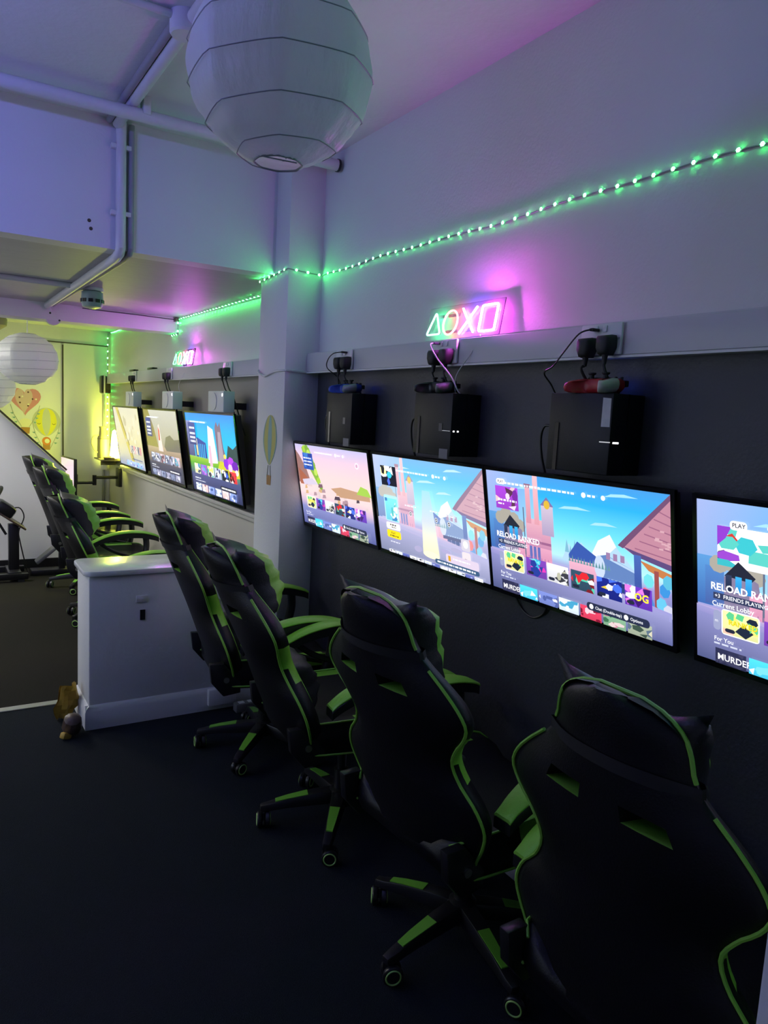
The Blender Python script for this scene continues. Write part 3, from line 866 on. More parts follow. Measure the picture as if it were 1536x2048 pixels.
SLATE = (96, 106, 150)
def station(p, pale=0.0, shift=0.0):
    """a bright town street: sky, chimneys, pink depot, hills, tanker wagon and station roof"""
    def k(c):
        return tuple(int(v + (240 - v) * pale) for v in c)
    S_ = lambda pts: [(x + shift, y) for x, y in pts]
    p.bands(0, 1, [(0, k((80, 88, 135))), (.2, k((112, 120, 172))), (.34, k((150, 145, 200))), (.42, k((175, 225, 240))), (.62, k((110, 215, 245))), (.85, k((45, 170, 235))), (1, k((70, 150, 220)))])
    p.lay += 1
    p._face(S_([(0, .5), (.35, .5), (.30, 1), (0, 1)]), [k((140, 170, 220)), k((150, 220, 240)), k((120, 175, 230)), k((160, 175, 225))])
    for x, y, w in ((.2, .88, .2), (.45, .78, .18), (.62, .7, .14), (.7, .92, .16)):
        p.poly(S_([(x, y), (x + w * .5, y + .012), (x + w, y + .02), (x + w * .6, y + .035), (x + w * .2, y + .025)]), k((160, 215, 245)))
    p.poly(S_([(.46, .40), (.5, .53), (.53, .47), (.57, .56), (.62, .48), (.66, .60), (.72, .66), (.76, .56), (.80, .5), (.86, .40)]), k((170, 205, 232)))
    p.poly(S_([(.60, .42), (.66, .60), (.72, .66), (.75, .58), (.70, .50), (.68, .42)]), k((225, 235, 245)))
    for x, y in ((.49, .56), (.51, .52), (.535, .57), (.56, .53)):
        p.poly(S_([(x - .012, y - .10), (x, y), (x + .012, y - .10)]), k((120, 175, 200)))
    # left: trees and blue blocks
    p.rect(0 + shift, .35, .06 + shift, .66, k((60, 100, 170)), k((90, 150, 210)))
    p.rect(.03 + shift, .36, .10 + shift, .60, k((70, 95, 160)), k((80, 130, 195)))
    for x, y, r in ((.08, .62, .035), (.12, .65, .04), (.17, .62, .04), (.21, .58, .035)):
        p.oval(x + shift, y, r, r * 1.6, k((165, 160, 150)), 9)
    p.poly(S_([(.10, .35), (.10, .55), (.16, .60), (.22, .55), (.24, .35)]), k((130, 120, 150)))
    # pink depot and chimneys
    p.rect(.19 + shift, .30, .40 + shift, .48, k((200, 130, 165)), k((225, 165, 190)))
    p.rect(.25 + shift, .44, .40 + shift, .66, k((190, 130, 165)), k((225, 170, 185)))
    p.rect(.255 + shift, .62, .285 + shift, .92, k((205, 140, 160)), k((225, 165, 180)))
    p.rect(.305 + shift, .62, .335 + shift, 1.0, k((215, 150, 165)), k((235, 185, 195)))
    p.rect(.25 + shift, .90, .29 + shift, .93, k((140, 95, 120)))
    p.rect(.35 + shift, .55, .42 + shift, .78, k((165, 150, 185)), k((200, 185, 205)))
    p.poly(S_([(.345, .78), (.385, .85), (.425, .78)]), k((120, 110, 160)))
    p.oval(.385 + shift, .79, .018, .035, k((215, 175, 60)), 10)
    for x in (.265, .29, .315):
        p.rect(x + shift, .33, x + .017 + shift, .44, k((95, 105, 175)))
    p.rect(.19 + shift, .47, .40 + shift, .49, k((150, 95, 135)))
    p.rect(.235 + shift, .30, .242 + shift, .74, k((95, 105, 130)))
    # blue hall, pink wall
    p.poly(S_([(.50, .45), (.55, .56), (.66, .47), (.64, .40), (.50, .40)]), k((55, 85, 165)))
    p.rect(.50 + shift, .28, .72 + shift, .42, k((205, 150, 180)), k((230, 175, 195)))
    # tanker wagon
    p.poly(S_([(.64, .44), (.66, .49), (.70, .51), (.84, .44), (.85, .30), (.70, .30), (.65, .34)]), k((95, 125, 180)))
    p.oval(.665 + shift, .41, .028, .085, k((190, 205, 230)), 14)
    p.poly(S_([(.70, .505), (.84, .44), (.84, .425), (.70, .485)]), k((175, 200, 230)))
    for x in (.71, .745, .78):
        p.oval(x + shift, .285, .017, .03, k((40, 60, 120)), 10)
        p.rect(x - .01 + shift, .48, x + .01 + shift, .53, k((150, 120, 160)))
    p.rect(.66 + shift, .30, .85 + shift, .33, k((45, 55, 105)))
    # station roof on the right
    p.poly(S_([(.775, .60), (.80, .66), (1.05, 1.02), (1.05, .52), (.84, .55)]), k((185, 130, 150)))
    for q in range(6):
        y = .60 + q * .055
        p.poly(S_([(.84 + q * .022, y), (1.05, y - .03), (1.05, y - .022), (.84 + q * .022, y + .008)]), k((150, 95, 125)))
    p.poly(S_([(.76, .60), (.785, .585), (1.05, .96), (1.05, 1.02), (.80, .67)]), k((110, 75, 110)))
    p.poly(S_([(.785, .60), (.84, .55), (1.05, .50), (1.05, .54), (.85, .58)]), k((90, 70, 120)))
    p.poly(S_([(.86, .53), (1.05, .48), (1.05, .42), (.90, .47)]), k((190, 120, 70)))
    p.rect(.835 + shift, .22, .868 + shift, .56, k((50, 70, 140)), k((70, 100, 175)))
    p.rect(.925 + shift, .18, .945 + shift, .48, k((150, 75, 75)))
    for x, y, c in ((.90, .24, (70, 130, 200)), (.955, .26, (100, 190, 225)), (.985, .22, (200, 200, 220)), (.97, .36, (60, 140, 210)), (.90, .40, (110, 210, 220)), (.985, .42, (90, 180, 210)), (.885, .30, (230, 90, 90))):
        p.oval(x + shift, y, .024, .05, k(c), 7)
    rg_ = random.Random(17)
    for q in range(26):
        x, y = rg_.uniform(.87, .99), rg_.uniform(.60, .86)
        if y < .55 + (x - .80) * 1.35:
            p.rect(x + shift, y, x + .018 + shift, y + .012, k((205, 160, 172)))
    for q in range(14):
        x = .50 + q * .016
        p.poly(S_([(x, .40), (x + .006, .43 + .03 * rg_.random()), (x + .013, .40)]), k((95, 140, 150)))
    for q in range(10):
        x = .20 + q * .02
        p.rect(x + shift, .30, x + .004 + shift, .36, k((160, 110, 150)))
    for q in range(7):
        p.rect(.705 + q * .019 + shift, .335, .716 + q * .019 + shift, .345, k((150, 180, 215)))
    p.lay += 1
    p._face([(0, 0), (1, 0), (1, .20), (0, .34)], [k((78, 86, 130)), k((92, 98, 150)), k((150, 150, 200)), k((140, 140, 195))])
    p._face([(0, .30), (.5, .24), (1, .16), (1, .22), (.5, .32), (0, .345)], [k(c) for c in ((140, 135, 190), (170, 140, 190), (150, 150, 205), (150, 150, 205), (205, 165, 200), (170, 160, 205))])
def nav(p, y, x0=.12, c=(245, 248, 255)):
    p.dashes(x0, .55, y, .016, c, 3); p.oval(.60, y + .008, .012, .02, c, 10); p.dashes(.62, .66, y, .016, c, 9); p.oval(.70, y + .008, .011, .018, c, 10)
CARDS = [((215, 215, 150), [(250, 240, 120), (60, 160, 140), (30, 40, 60), (240, 190, 170), (90, 200, 140)]),
         ((110, 60, 160), [(230, 60, 180), (60, 180, 220), (40, 60, 150), (120, 220, 220)]),
         ((205, 205, 210), [(120, 120, 130), (235, 235, 235), (60, 60, 70), (180, 180, 160)]),
         ((45, 70, 90), [(220, 40, 50), (240, 240, 240), (80, 200, 170), (120, 30, 40)]),
         ((25, 35, 120), [(240, 240, 250), (240, 200, 60), (70, 110, 230), (20, 20, 50)]),
         ((95, 50, 170), [(250, 215, 60), (240, 240, 240), (60, 25, 110), (220, 120, 220)])]
LOW = [((40, 42, 70), [(60, 60, 90)]), ((70, 190, 225), [(240, 240, 240), (120, 215, 235)]), ((110, 125, 190), [(225, 225, 235), (80, 95, 160)]),
       ((200, 215, 230), [(70, 160, 200), (240, 240, 245)]), ((205, 60, 90), [(250, 200, 210), (130, 20, 50)]), ((120, 160, 130), [(60, 110, 80), (220, 200, 200), (200, 120, 150)]),
       ((150, 160, 140), [(210, 205, 180), (90, 110, 130), (60, 80, 70)])]
def game_ui(p, seed=0, og=True, title=True, y0=.20, y1=.345):
    xs = [.10, .245, .375, .515, .655, .795]
    if title:
        # small isometric building emblem
        p.poly([(.105, .56), (.155, .66), (.215, .58), (.20, .55)], (35, 38, 55))
        for x in (.11, .145, .18):
            p.rect(x, .47, x + .022, .57, (30, 40, 70) if x < .12 else (40, 130, 200), (50, 60, 90) if x < .12 else (60, 170, 230))
        p.text('RELOAD RANKED', .055, .462, .062, (250, 250, 255), .025, 1.0)
        p.rect(.065, .405, .24, .445, (50, 58, 90)); p.text('+3  FRIENDS PLAYING', .07, .415, .034, (240, 242, 250), .012)
        p.text('Current Lobby', .06, .362, .044, (245, 248, 255), .012)
        p.rrect(.065, y0 + .01, .092, y1 - .01, (150, 155, 190)); p.text('m', .07, y0 + .06, .03, (240, 240, 245))
    for i, x in enumerate(xs):
        base, tints = CARDS[(i + seed) % 6]
        w = .125
        if i == 0:
            p.rrect(x - .005, y0 - .008, x + w + .005, y1 + .008, (235, 245, 235))
        p.art(x, y0, x + w, y1, base, tints, 11 * i + seed)
        p.rrect(x + .008, y0 + .012, x + .045, y0 + .036, (35, 40, 60), .008)
        if i == 0:
            p.text('RANKED', x + .02, y0 + .065, .046, (250, 235, 60), .02); p.text('RANKED', x + .022, y0 + .062, .046, (210, 190, 30), .0)
        if i == 5 and og:
            p.text('OG', x + .045, y0 + .05, .075, (255, 225, 60), .03)
    p.text('For You', .07, .145, .038, (245, 248, 255), .01)
    p.dashes(.07, .17, .122, .011, (200, 205, 225), 5)
    x = .075
    for i in range(7):
        base, tints = LOW[i]
        p.art(x, 0, x + .112, .098, base, tints, 31 + i + seed, 6)
        if i == 0:
            p.text('MURDER', x + .008, .028, .056, (235, 235, 240), .02)
        x += .122
    p.rrect(.60, .075, .91, .135, (40, 46, 72), .015)
    p.oval(.625, .105, .011, .02, (245, 245, 250), 10); p.text('Chat (Double-tap)', .645, .094, .032, (240, 242, 250), .01)
    p.oval(.80, .105, .011, .02, (245, 245, 250), 10); p.text('Options', .82, .094, .032, (240, 242, 250), .01)

pic3 = Pic(); station(pic3)
nav(pic3, .905, .13)
pic3.rrect(.075, .90, .135, .945, (245, 245, 250)); pic3.text('PLAY', .084, .912, .03, (60, 40, 90), .012)
pic3.art(.065, .70, .215, .885, (150, 60, 190), [(200, 120, 220), (235, 210, 235), (120, 40, 160), (90, 50, 80), (240, 190, 200)], 5, 7)
pic3.dashes(.08, .205, .765, .016, (245, 240, 250), 4); pic3.dashes(.08, .12, .735, .012, (245, 240, 250), 6)
game_ui(pic3)
pic4 = Pic(); station(pic4)
nav(pic4, .875, .25)
pic4.art(.08, .62, .30, .86, (240, 242, 248), [(150, 70, 200), (60, 190, 200), (240, 240, 245), (205, 60, 50), (90, 200, 190), (60, 60, 70)], 8, 8)
pic4.poly([(.08, .74), (.08, .86), (.13, .86), (.11, .79)], (140, 60, 200))
pic4.poly([(.08, .62), (.17, .62), (.12, .66), (.08, .66)], (60, 180, 190))
pic4.rrect(.125, .845, .185, .90, (245, 246, 250)); pic4.text('PLAY', .133, .862, .036, (30, 30, 50), .014)
game_ui(pic4, 0)
pic2 = Pic(); station(pic2, .30, -.02)
nav(pic2, .86, .20)
pic2.art(.085, .70, .245, .90, (20, 22, 40), [(240, 240, 245), (80, 110, 230), (60, 200, 220), (30, 30, 40), (250, 240, 170)], 21, 8)
pic2.rrect(.09, .33, .235, .60, (175, 225, 230)); pic2.art(.10, .34, .225, .57, (110, 200, 220), [(240, 150, 150), (60, 130, 190), (230, 235, 235), (80, 190, 190)], 22, 9)
pic2.rrect(.09, .245, .235, .315, (250, 248, 240)); pic2.dashes(.13, .20, .285, .014, (70, 60, 60), 3); pic2.dashes(.145, .19, .262, .012, (70, 60, 60), 4)
pic2.rrect(.09, .155, .235, .235, (248, 220, 30)); pic2.text('PLAY', .135, .195, .035, (70, 60, 10), .012); pic2.dashes(.12, .21, .172, .012, (90, 80, 20), 8)
pic2.dashes(.12, .22, .11, .01, (225, 225, 240), 12)
# a pale beam of light standing on a round platform
pic2.oval(.40, .12, .035, .03, (170, 165, 200)); pic2.oval(.75, .22, .045, .022, (175, 170, 205)); pic2.oval(.66, .18, .04, .02, (170, 165, 205))
pic2.lay += 1
pic2._face([(.45, .10), (.60, .10), (.585, .42), (.465, .42)], [(255, 250, 190), (255, 250, 190), (205, 215, 225), (205, 215, 225)])
pic2._face([(.465, .42), (.585, .42), (.56, .72), (.49, .72)], [(205, 215, 225), (205, 215, 225), (160, 215, 230), (160, 215, 230)])
pic2.oval(.525, .10, .075, .035, (255, 250, 205))
for x, y in ((.36, .46), (.60, .46), (.71, .45)):
    pic2.oval(x, y, .013, .024, (245, 245, 250), 12); pic2.oval(x, y, .010, .018, (40, 40, 60), 12)
    pic2.rect(x - .006, y - .003, x + .006, y + .003, (245, 245, 250)); pic2.rect(x - .002, y - .01, x + .002, y + .01, (245, 245, 250))
    pic2.dashes(x - .05, x + .06, y + .07, .012, (230, 235, 245), int(x * 100))
pic2.rrect(.80, .24, .87, .35, (205, 200, 215)); pic2.oval(.835, .30, .02, .035, (235, 235, 240)); pic2.rrect(.80, .12, .87, .23, (225, 215, 220)); pic2.text('20', .82, .145, .035, (60, 50, 60), .01)
pic2.rrect(.66, .085, .93, .165, (215, 200, 220)); pic2.rect(.68, .10, .70, .15, (215, 160, 40)); pic2.dashes(.72, .86, .125, .012, (250, 250, 250), 14)
pic2.rrect(.56, .04, .93, .085, (60, 90, 125), .012); pic2.dashes(.58, .90, .055, .016, (245, 248, 250), 15)
for i in range(12):
    pic2.art(.10 + i * .072, 0, .165 + i * .072, .03, [(230, 225, 235), (205, 215, 235), (90, 100, 170), (235, 240, 240)][i % 4], [(60, 60, 80), (180, 190, 220)], 60 + i, 2)
pic1 = Pic()
pic1.bands(0, 1, [(0, (85, 92, 150)), (.22, (130, 135, 190)), (.30, (200, 175, 200)), (.42, (235, 205, 205)), (.65, (240, 205, 205)), (.85, (225, 195, 215)), (1, (190, 185, 225))])
pic1.poly([(0, .52), (0, .92), (.05, .86), (.14, .70), (.20, .50)], (150, 110, 105))
pic1.poly([(.02, .70), (.16, .58), (.20, .50), (.02, .50)], (165, 95, 70))
pic1.poly([(.10, .96), (.17, 1.0), (.22, .96), (.27, .80), (.36, .48), (.33, .46), (.22, .66), (.14, .80)], (130, 175, 60))
for i, (x, y) in enumerate(((.14, .95), (.18, .96), (.20, .90), (.23, .84), (.26, .76), (.28, .68), (.31, .58), (.33, .52))):
    pic1.oval(x, y, .028, .045, ((160, 200, 60), (120, 165, 55), (185, 215, 90))[i % 3], 8)
rg = random.Random(4)
for i in range(26):
    x = rg.uniform(0, .34) if i % 2 else rg.uniform(.50, .98)
    y = rg.uniform(.34, .52)
    w = rg.uniform(.03, .09)
    pic1.poly([(x, y), (x + w, y + .01), (x + w * .9, y + .05), (x + w * .2, y + .045)], rg.choice(((120, 90, 105), (170, 140, 150), (215, 195, 195), (80, 65, 80), (205, 165, 120))))
pic1.poly([(.06, .56), (.22, .60), (.30, .53), (.08, .50)], (205, 195, 215))
pic1.poly([(.48, .52), (.62, .56), (.98, .54), (.98, .47), (.60, .44)], (190, 150, 120))
pic1.poly([(.82, .52), (.88, .62), (.96, .60), (1, .52)], (160, 200, 80))
pic1.oval(.86, .84, .022, .035, (240, 225, 235)); pic1.oval(.86, .84, .012, .02, (205, 160, 190))
pic1.art(.11, .70, .26, .90, (35, 80, 170), [(30, 60, 150), (60, 120, 200)], 9, 4)
for y in (.83, .79, .75):
    pic1.dashes(.12, .24, y, .016, (240, 245, 255), int(y * 90))
nav(pic1, .915, .30, (255, 245, 245))
game_ui(pic1, 0, False, False, .225, .36)
for i in range(18):
    pass
near_tv = [('television nearest the pillar, showing a pink sky menu', 3.006, pic1), ('second television from the pillar, with a yellow play button on screen', 2.250, pic2),
           ('third television from the pillar, showing a sunny town under blue sky', 1.520, pic3), ('television cut by the right picture edge', .735, pic4)]
for i, (lb, yc, pc) in enumerate(near_tv):
    tv(lb, yc, .712, .402, (1.56, 1.388), (1.635, .987), pc, loop=(i == 2))

# far televisions
def far_ui(p, low, cards, yb=.23, yt=.36):
    for i in range(6):
        base, tints = cards[i % len(cards)]
        p.art(.09 + i * .145, yb, .215 + i * .145, yt, base, tints, 70 + i, 7)
    p.dashes(.08, .2, .165, .014, (235, 238, 245), 2); p.dashes(.08, .3, .135, .012, (205, 208, 225), 3)
    for i in range(6):
        base, tints = low[i % len(low)]
        p.art(.08 + i * .14, .015, .20 + i * .14, .105, base, tints, 90 + i, 5)
    p.rrect(.62, .11, .92, .16, (35, 38, 60)); p.dashes(.64, .90, .126, .02, (250, 250, 255), 8)
    p.rect(.06, .60, .22, .88, (35, 45, 120), (50, 60, 150))
    for y in (.80, .73, .68, .63):
        p.dashes(.085, .20, y, .026, (240, 242, 250), int(y * 50))
    p.dashes(.12, .46, .885, .018, (235, 245, 255), 5)
picA = Pic()
picA.bands(0, 1, [(0, (45, 48, 85)), (.22, (75, 80, 130)), (.36, (90, 170, 40)), (.44, (150, 190, 50)), (.48, (40, 200, 240)), (.8, (20, 170, 240)), (1, (30, 130, 230))])
picA.rect(0, .45, .14, .90, (70, 75, 120), (130, 130, 190))
picA.poly([(.16, .45), (.16, .62), (.22, .70), (.40, .64), (.40, .45)], (40, 60, 150))
for x in (.22, .26, .30, .34):
    picA.poly([(x, .45), (x + .02, .62), (x + .035, .62), (x + .02, .45)], (60, 180, 230))
picA.rect(.185, .47, .215, .68, (240, 215, 90), (245, 240, 200))
picA.poly([(.62, .45), (.62, .84), (.66, .92), (.69, .86), (.73, .92), (.75, .62), (.80, .45)], (120, 100, 120))
picA.poly([(.64, .45), (.67, .80), (.72, .80), (.74, .45)], (165, 150, 165))
picA.poly([(.78, .48), (.84, .66), (.92, .62), (1, .68), (1, .46), (.80, .40)], (45, 70, 70))
picA.poly([(.60, .36), (.66, .46), (1, .42), (1, .30), (.70, .28)], (205, 200, 50))
for x, y, r, c in ((.78, .44, .06, (140, 30, 220)), (.86, .46, .06, (180, 60, 240)), (.93, .42, .06, (110, 20, 180)), (.84, .40, .04, (240, 200, 240)), (.90, .33, .05, (235, 190, 90)), (.95, .36, .03, (245, 245, 245)), (.76, .52, .025, (250, 220, 90))):
    picA.oval(x, y, r, r * 1.2, c, 7)
picA.poly([(.42, .40), (.48, .86), (.58, .82), (.61, .42)], (225, 230, 245))
picA.poly([(.44, .30), (.46, .62), (.50, .62), (.50, .30)], (235, 180, 200))
far_ui(picA, [((205, 215, 235), [(120, 140, 190), (240, 240, 245)]), ((225, 190, 190), [(160, 110, 120), (240, 235, 240)]), ((130, 150, 210), [(230, 230, 240), (70, 90, 150)])],
       [((215, 215, 190), [(70, 150, 200), (240, 220, 120), (40, 60, 100)]), ((130, 80, 190), [(90, 180, 210), (190, 120, 220)]), ((230, 235, 225), [(250, 230, 120), (70, 180, 180), (60, 60, 80)]), ((170, 180, 215), [(60, 60, 90), (235, 235, 240)]), ((25, 25, 45), [(240, 240, 245), (60, 100, 220)]), ((215, 50, 60), [(250, 250, 250), (60, 20, 30)])])
picB = Pic()
picB.bands(0, 1, [(0, (52, 54, 70)), (.2, (70, 72, 92)), (.34, (150, 128, 105)), (.45, (178, 158, 135)), (.52, (160, 152, 140)), (.75, (176, 172, 164)), (1, (190, 188, 182))])
picB.poly([(0, .45), (0, 1), (.16, 1), (.28, .75), (.36, .45)], (138, 128, 76))
picB.poly([(.55, .48), (.62, .62), (.75, .66), (.85, .60), (1, .62), (1, .44), (.6, .42)], (110, 105, 95))
picB.poly([(.36, .40), (.42, .78), (.46, .80), (.50, .40)], (220, 205, 205))
picB.poly([(.40, .56), (.42, .76), (.45, .70), (.44, .56)], (200, 60, 60))
far_ui(picB, [((120, 130, 160), [(190, 200, 220), (90, 95, 130)]), ((150, 150, 175), [(90, 95, 120), (215, 215, 225)])],
       [((110, 120, 150), [(225, 230, 240), (70, 75, 100)]), ((160, 165, 190), [(60, 65, 90), (230, 230, 235)]), ((190, 170, 180), [(110, 70, 80), (60, 160, 190)])])
picC = Pic()
picC.bands(0, 1, [(0, (150, 160, 185)), (.2, (196, 192, 172)), (.4, (206, 198, 160)), (.7, (212, 206, 180)), (1, (205, 200, 182))])
picC.poly([(.10, 1), (.22, 1), (.62, .10), (.52, .08)], (196, 182, 96))
picC.poly([(.20, .95), (.24, .95), (.62, .14), (.60, .10)], (150, 135, 70))
rg = random.Random(9)
for i in range(14):
    picC.oval(rg.uniform(.4, .95), rg.uniform(.4, .92), rg.uniform(.02, .06), rg.uniform(.03, .08), rg.choice(((200, 192, 160), (188, 180, 150), (218, 212, 190))), 9)
for i in range(6):
    picC.art(.50 + i * .075, .24, .55 + i * .075, .37, ((205, 190, 190), (90, 90, 130), (200, 120, 140))[i % 3], [(60, 60, 90), (230, 225, 225)], 40 + i, 4)
picC.dashes(.55, .92, .135, .02, (60, 80, 140), 7)
for i in range(5):
    picC.art(.30 + i * .13, .02, .41 + i * .13, .10, (150, 175, 215), [(120, 110, 190), (220, 225, 235), (90, 190, 210)], 50 + i, 4)
for lb, yc, w, pc in (('far television next to the pillar, bright blue and green picture', 4.605, .955, picA), ('middle far television with a grey brown picture', 5.765, .94, picB), ('farthest wall television with a washed-out cream picture', 6.90, .96, picC)):
    tv(lb, yc, w, .535, (1.52, 1.502), (1.60, .965), pc, thick=.06)

# ------------------------------------------------------------------ consoles and controllers of the near bay
white_led = emit('white_power_light', (1, 1, 1), 3.0)
def console(label, yc, paper_label=False, light='line'):
    x0, x1, w, z0, z1 = 1.552, XW - .001, .232, 1.412, 1.632
    t = thing('games_console', label, 'games console', (x0, yc, z0))
    D, Hh = x1 - x0, z1 - z0
    b = MB()
    b.span((0, -w / 2, 0), (D, w / 2, Hh))
    b.build('body', M['console_black'], t, bevel=.003)
    b = MB(); b.span((-.002, w / 2 - .042, .0), (.004, w / 2 - .028, Hh * .62)); b.build('vent_slot', M['black_gloss'], t)
    b = MB(); b.span((.06, -w / 2 - .0015, .0), (.064, -w / 2 + .002, Hh)); b.build('seam', M['black_gloss'], t)
    if light == 'line':
        b = MB(); b.span((-.0012, -w / 2 + .0, .088), (.002, -w / 2 + .035, .0905)); b.build('light_line', emit('dim_white_light', (1, 1, 1), .5), t)
        b = MB(); b.span((.012, -w / 2 - .0012, .086), (.034, -w / 2 + .001, .0905)); b.build('power_light', white_led, t)
    elif light == 'dots':
        for dx in (.012, .03):
            b = MB(); b.box((dx, -w / 2 - .001, .088), (.005, .003, .005)); b.build('power_light', white_led, t)
        b = MB(); b.span((-.0012, -w / 2 + .005, .088), (.002, -w / 2 + .05, .0895)); b.build('light_line', emit('dim_white_light2', (1, 1, 1), .35), t)
    if paper_label:
        b = MB(); b.prism([(-w / 2 + .004, .130), (-w / 2 + .034, .130), (-w / 2 + .034, .208), (-w / 2 + .006, .206)], 0, .001, Matrix(((0, 0, -1, 0), (1, 0, 0, 0), (0, 1, 0, 0), (0, 0, 0, 1))))
        b.build('paper_label', M['paper'], t)
    else:
        b = MB(); b.box((-.0008, -w / 2 + .06, .10), (.0016, .02, .028)); b.build('emblem', mat('emblem_grey', (.05, .05, .06), .3), t)
        b = MB(); b.box((-.0008, -w / 2 + .035, .008), (.0016, .05, .034)); b.build('sticker', M['grey_plastic'], t)
    b = MB(); cable(b, [(.03, w / 2, .12), (.03, w / 2 + .045, .125), (.03, w / 2 + .06, .09), (.035, w / 2 + .055, .03), (.05, w / 2 + .045, -.03)], .0042); b.build('power_lead', M['cable_black'], t)
    return t
console('black games console with a paper label, under the red controller', 1.480, True)
console('black games console behind the dark controller, between two televisions', 2.186, False, 'dots')
console('black games console nearest the pillar, under the blue controller', 2.900, False, 'none')

def controller(label, loc, yaw, shell, grip, bar=True):
    """gamepad lying flat: local x right, y towards the player, z up"""
    t = thing('game_controller', label, 'controller', loc, Euler((0, 0, yaw)))
    half = [(0, .028), (.030, .028), (.042, .036), (.052, .062), (.062, .074), (.074, .070), (.080, .050), (.079, .012), (.072, -.014), (.060, -.026), (.040, -.030), (.018, -.027), (0, -.026)]
    outl = spline([(x, -y, 0) for x, y in half[:-1]] + [(-x, -y, 0) for x, y in reversed(half[1:])], 3, closed=True)
    def ring(z, k):
        return [Vector((p.x * k + (0.0), p.y * k, z - .010 * max(0, (-p.y - .02) / .055) - .006 * (1 - k))) for p in outl]
    b = MB(); b.rings([ring(.004, .55), ring(.006, .85), ring(.014, .97), ring(.024, 1.0), ring(.034, .97), ring(.041, .86), ring(.044, .62)])
    for p in b.v:
        p.z = max(p.z, 0.0)
    # right grip in its own colour
    mi = []
    for f in b.f:
        c = sum((b.v[i] for i in f), Vector()) / len(f)
        mi.append(1 if (c.x > .042 and c.y < -.012 and len(f) == 4) else 0)
    b.m = mi
    b.build('shell', [shell, grip], t, smooth=70)
    for sx in (-1, 1):
        b = MB(); b.lathe([(.007, .040), (.006, .050), (.011, .053), (.011, .057), (.006, .055), (0, .055)], 14, Matrix.Translation((sx * .026, -.012, 0))); b.build('thumbstick', M['rubber'], t)
    for k in range(4):
        a = PI / 2 * k
        b = MB(); b.cyl((.052 + .011 * math.cos(a), .010 + .011 * math.sin(a), .038), (.052 + .011 * math.cos(a), .010 + .011 * math.sin(a), .045), .0045, n=10); b.build('button', M['black_plastic'], t)
    b = MB(); b.box((-.052, .010, .042), (.026, .008, .006)); b.box((-.052, .010, .042), (.008, .026, .006)); b.build('direction_pad', M['black_plastic'], t)
    b = MB(); b.box((0, .008, .0425), (.045, .026, .004)); b.build('touch_pad', M['black_plastic'], t, bevel=.001)
    for sx in (-1, 1):
        b = MB(); b.box((sx * .055, .029, .028), (.026, .012, .018)); b.build('trigger', M['black_plastic'], t, bevel=.003)
    if bar:
        b = MB(); b.box((0, .0275, .030), (.040, .003, .007)); b.build('light_bar', bar_light, t)
    return t
bar_light = emit('blue_bar_light', (0.02, 0.10, 1.0), 9.0)
ZC = 1.633
controller('red controller with a pale grip, resting on the console with a paper label', (1.598, 1.452, ZC), -PI / 2 - .05, M['red'], mat('pale_grip', (.50, .50, .44), .45))
controller('dark controller on the console below the near neon sign', (1.598, 2.205, ZC), -PI / 2 + .03, M['black_plastic'], M['grey_plastic'], bar=False)
controller('blue controller with a grey grip on the console nearest the pillar', (1.598, 2.885, ZC), -PI / 2, M['blue'], mat('grey_grip', (.25, .28, .32), .45))

# white consoles of the far bay
for yc, lb in ((4.385, 'white games console above the far television next to the pillar'), (5.44, 'white games console above the middle far television'), (6.62, 'white games console above the farthest television')):
    t = thing('white_console', lb, 'games console', (1.50, yc, 1.515))
    b = MB(); b.span((0, -.14, 0), (.070, .14, .125)); b.build('body', M['console_white'], t, bevel=.004)
    b = MB(); b.cyl((-.001, -.118, .102), (.001, -.118, .102), .009, n=14); b.build('power_light', white_led, t)
    b = MB(); b.lathe([(0, .0), (.052, .0), (.054, -.002), (.054, -.004)], 24, Matrix.Translation((0, .03, .062)) @ Matrix.Rotation(PI / 2, 4, 'Y')); b.build('fan_grille', M['console_white'], t)
    b = MB(); b.span((.070, -.05, .02), (XW - 1.50 - .001, .05, .06)); b.build('wall_mount', M['black_plastic'], t)

# ------------------------------------------------------------------ gaming chairs (local: +x forward, origin on the floor)
WTAB = [(.43, .235), (.50, .272), (.555, .290), (.61, .270), (.66, .224), (.71, .208), (.76, .236), (.80, .272), (.84, .291), (.88, .272), (.92, .232), (.96, .184), (1.0, .154), (1.04, .145), (1.07, .130), (1.095, .090), (1.105, .045)]
XTAB = [(.43, -.262), (.55, -.290), (.70, -.332), (.85, -.378), (1.0, -.425), (1.105, -.452)]
def back_x(z):
    return interp(XTAB, z)
def sect(z, u, front):
    w = interp(WTAB, z)
    top = min(1.0, max(0.0, (1.105 - z) / .06)) ** .5
    if front:
        wing = interp([(0, .070), (.5, .078), (.75, .105), (.9, .118), (1, .086)], abs(u)) * (.35 + .65 * top)
        if z > .88:
            wing = wing * (1 - .25 * min(1, (z - .88) / .12)) + .0
        return Vector((back_x(z) + wing, u * w, z))
    rim = .065 * abs(u) ** 2.2
    return Vector((back_x(z) + rim, u * w, z))
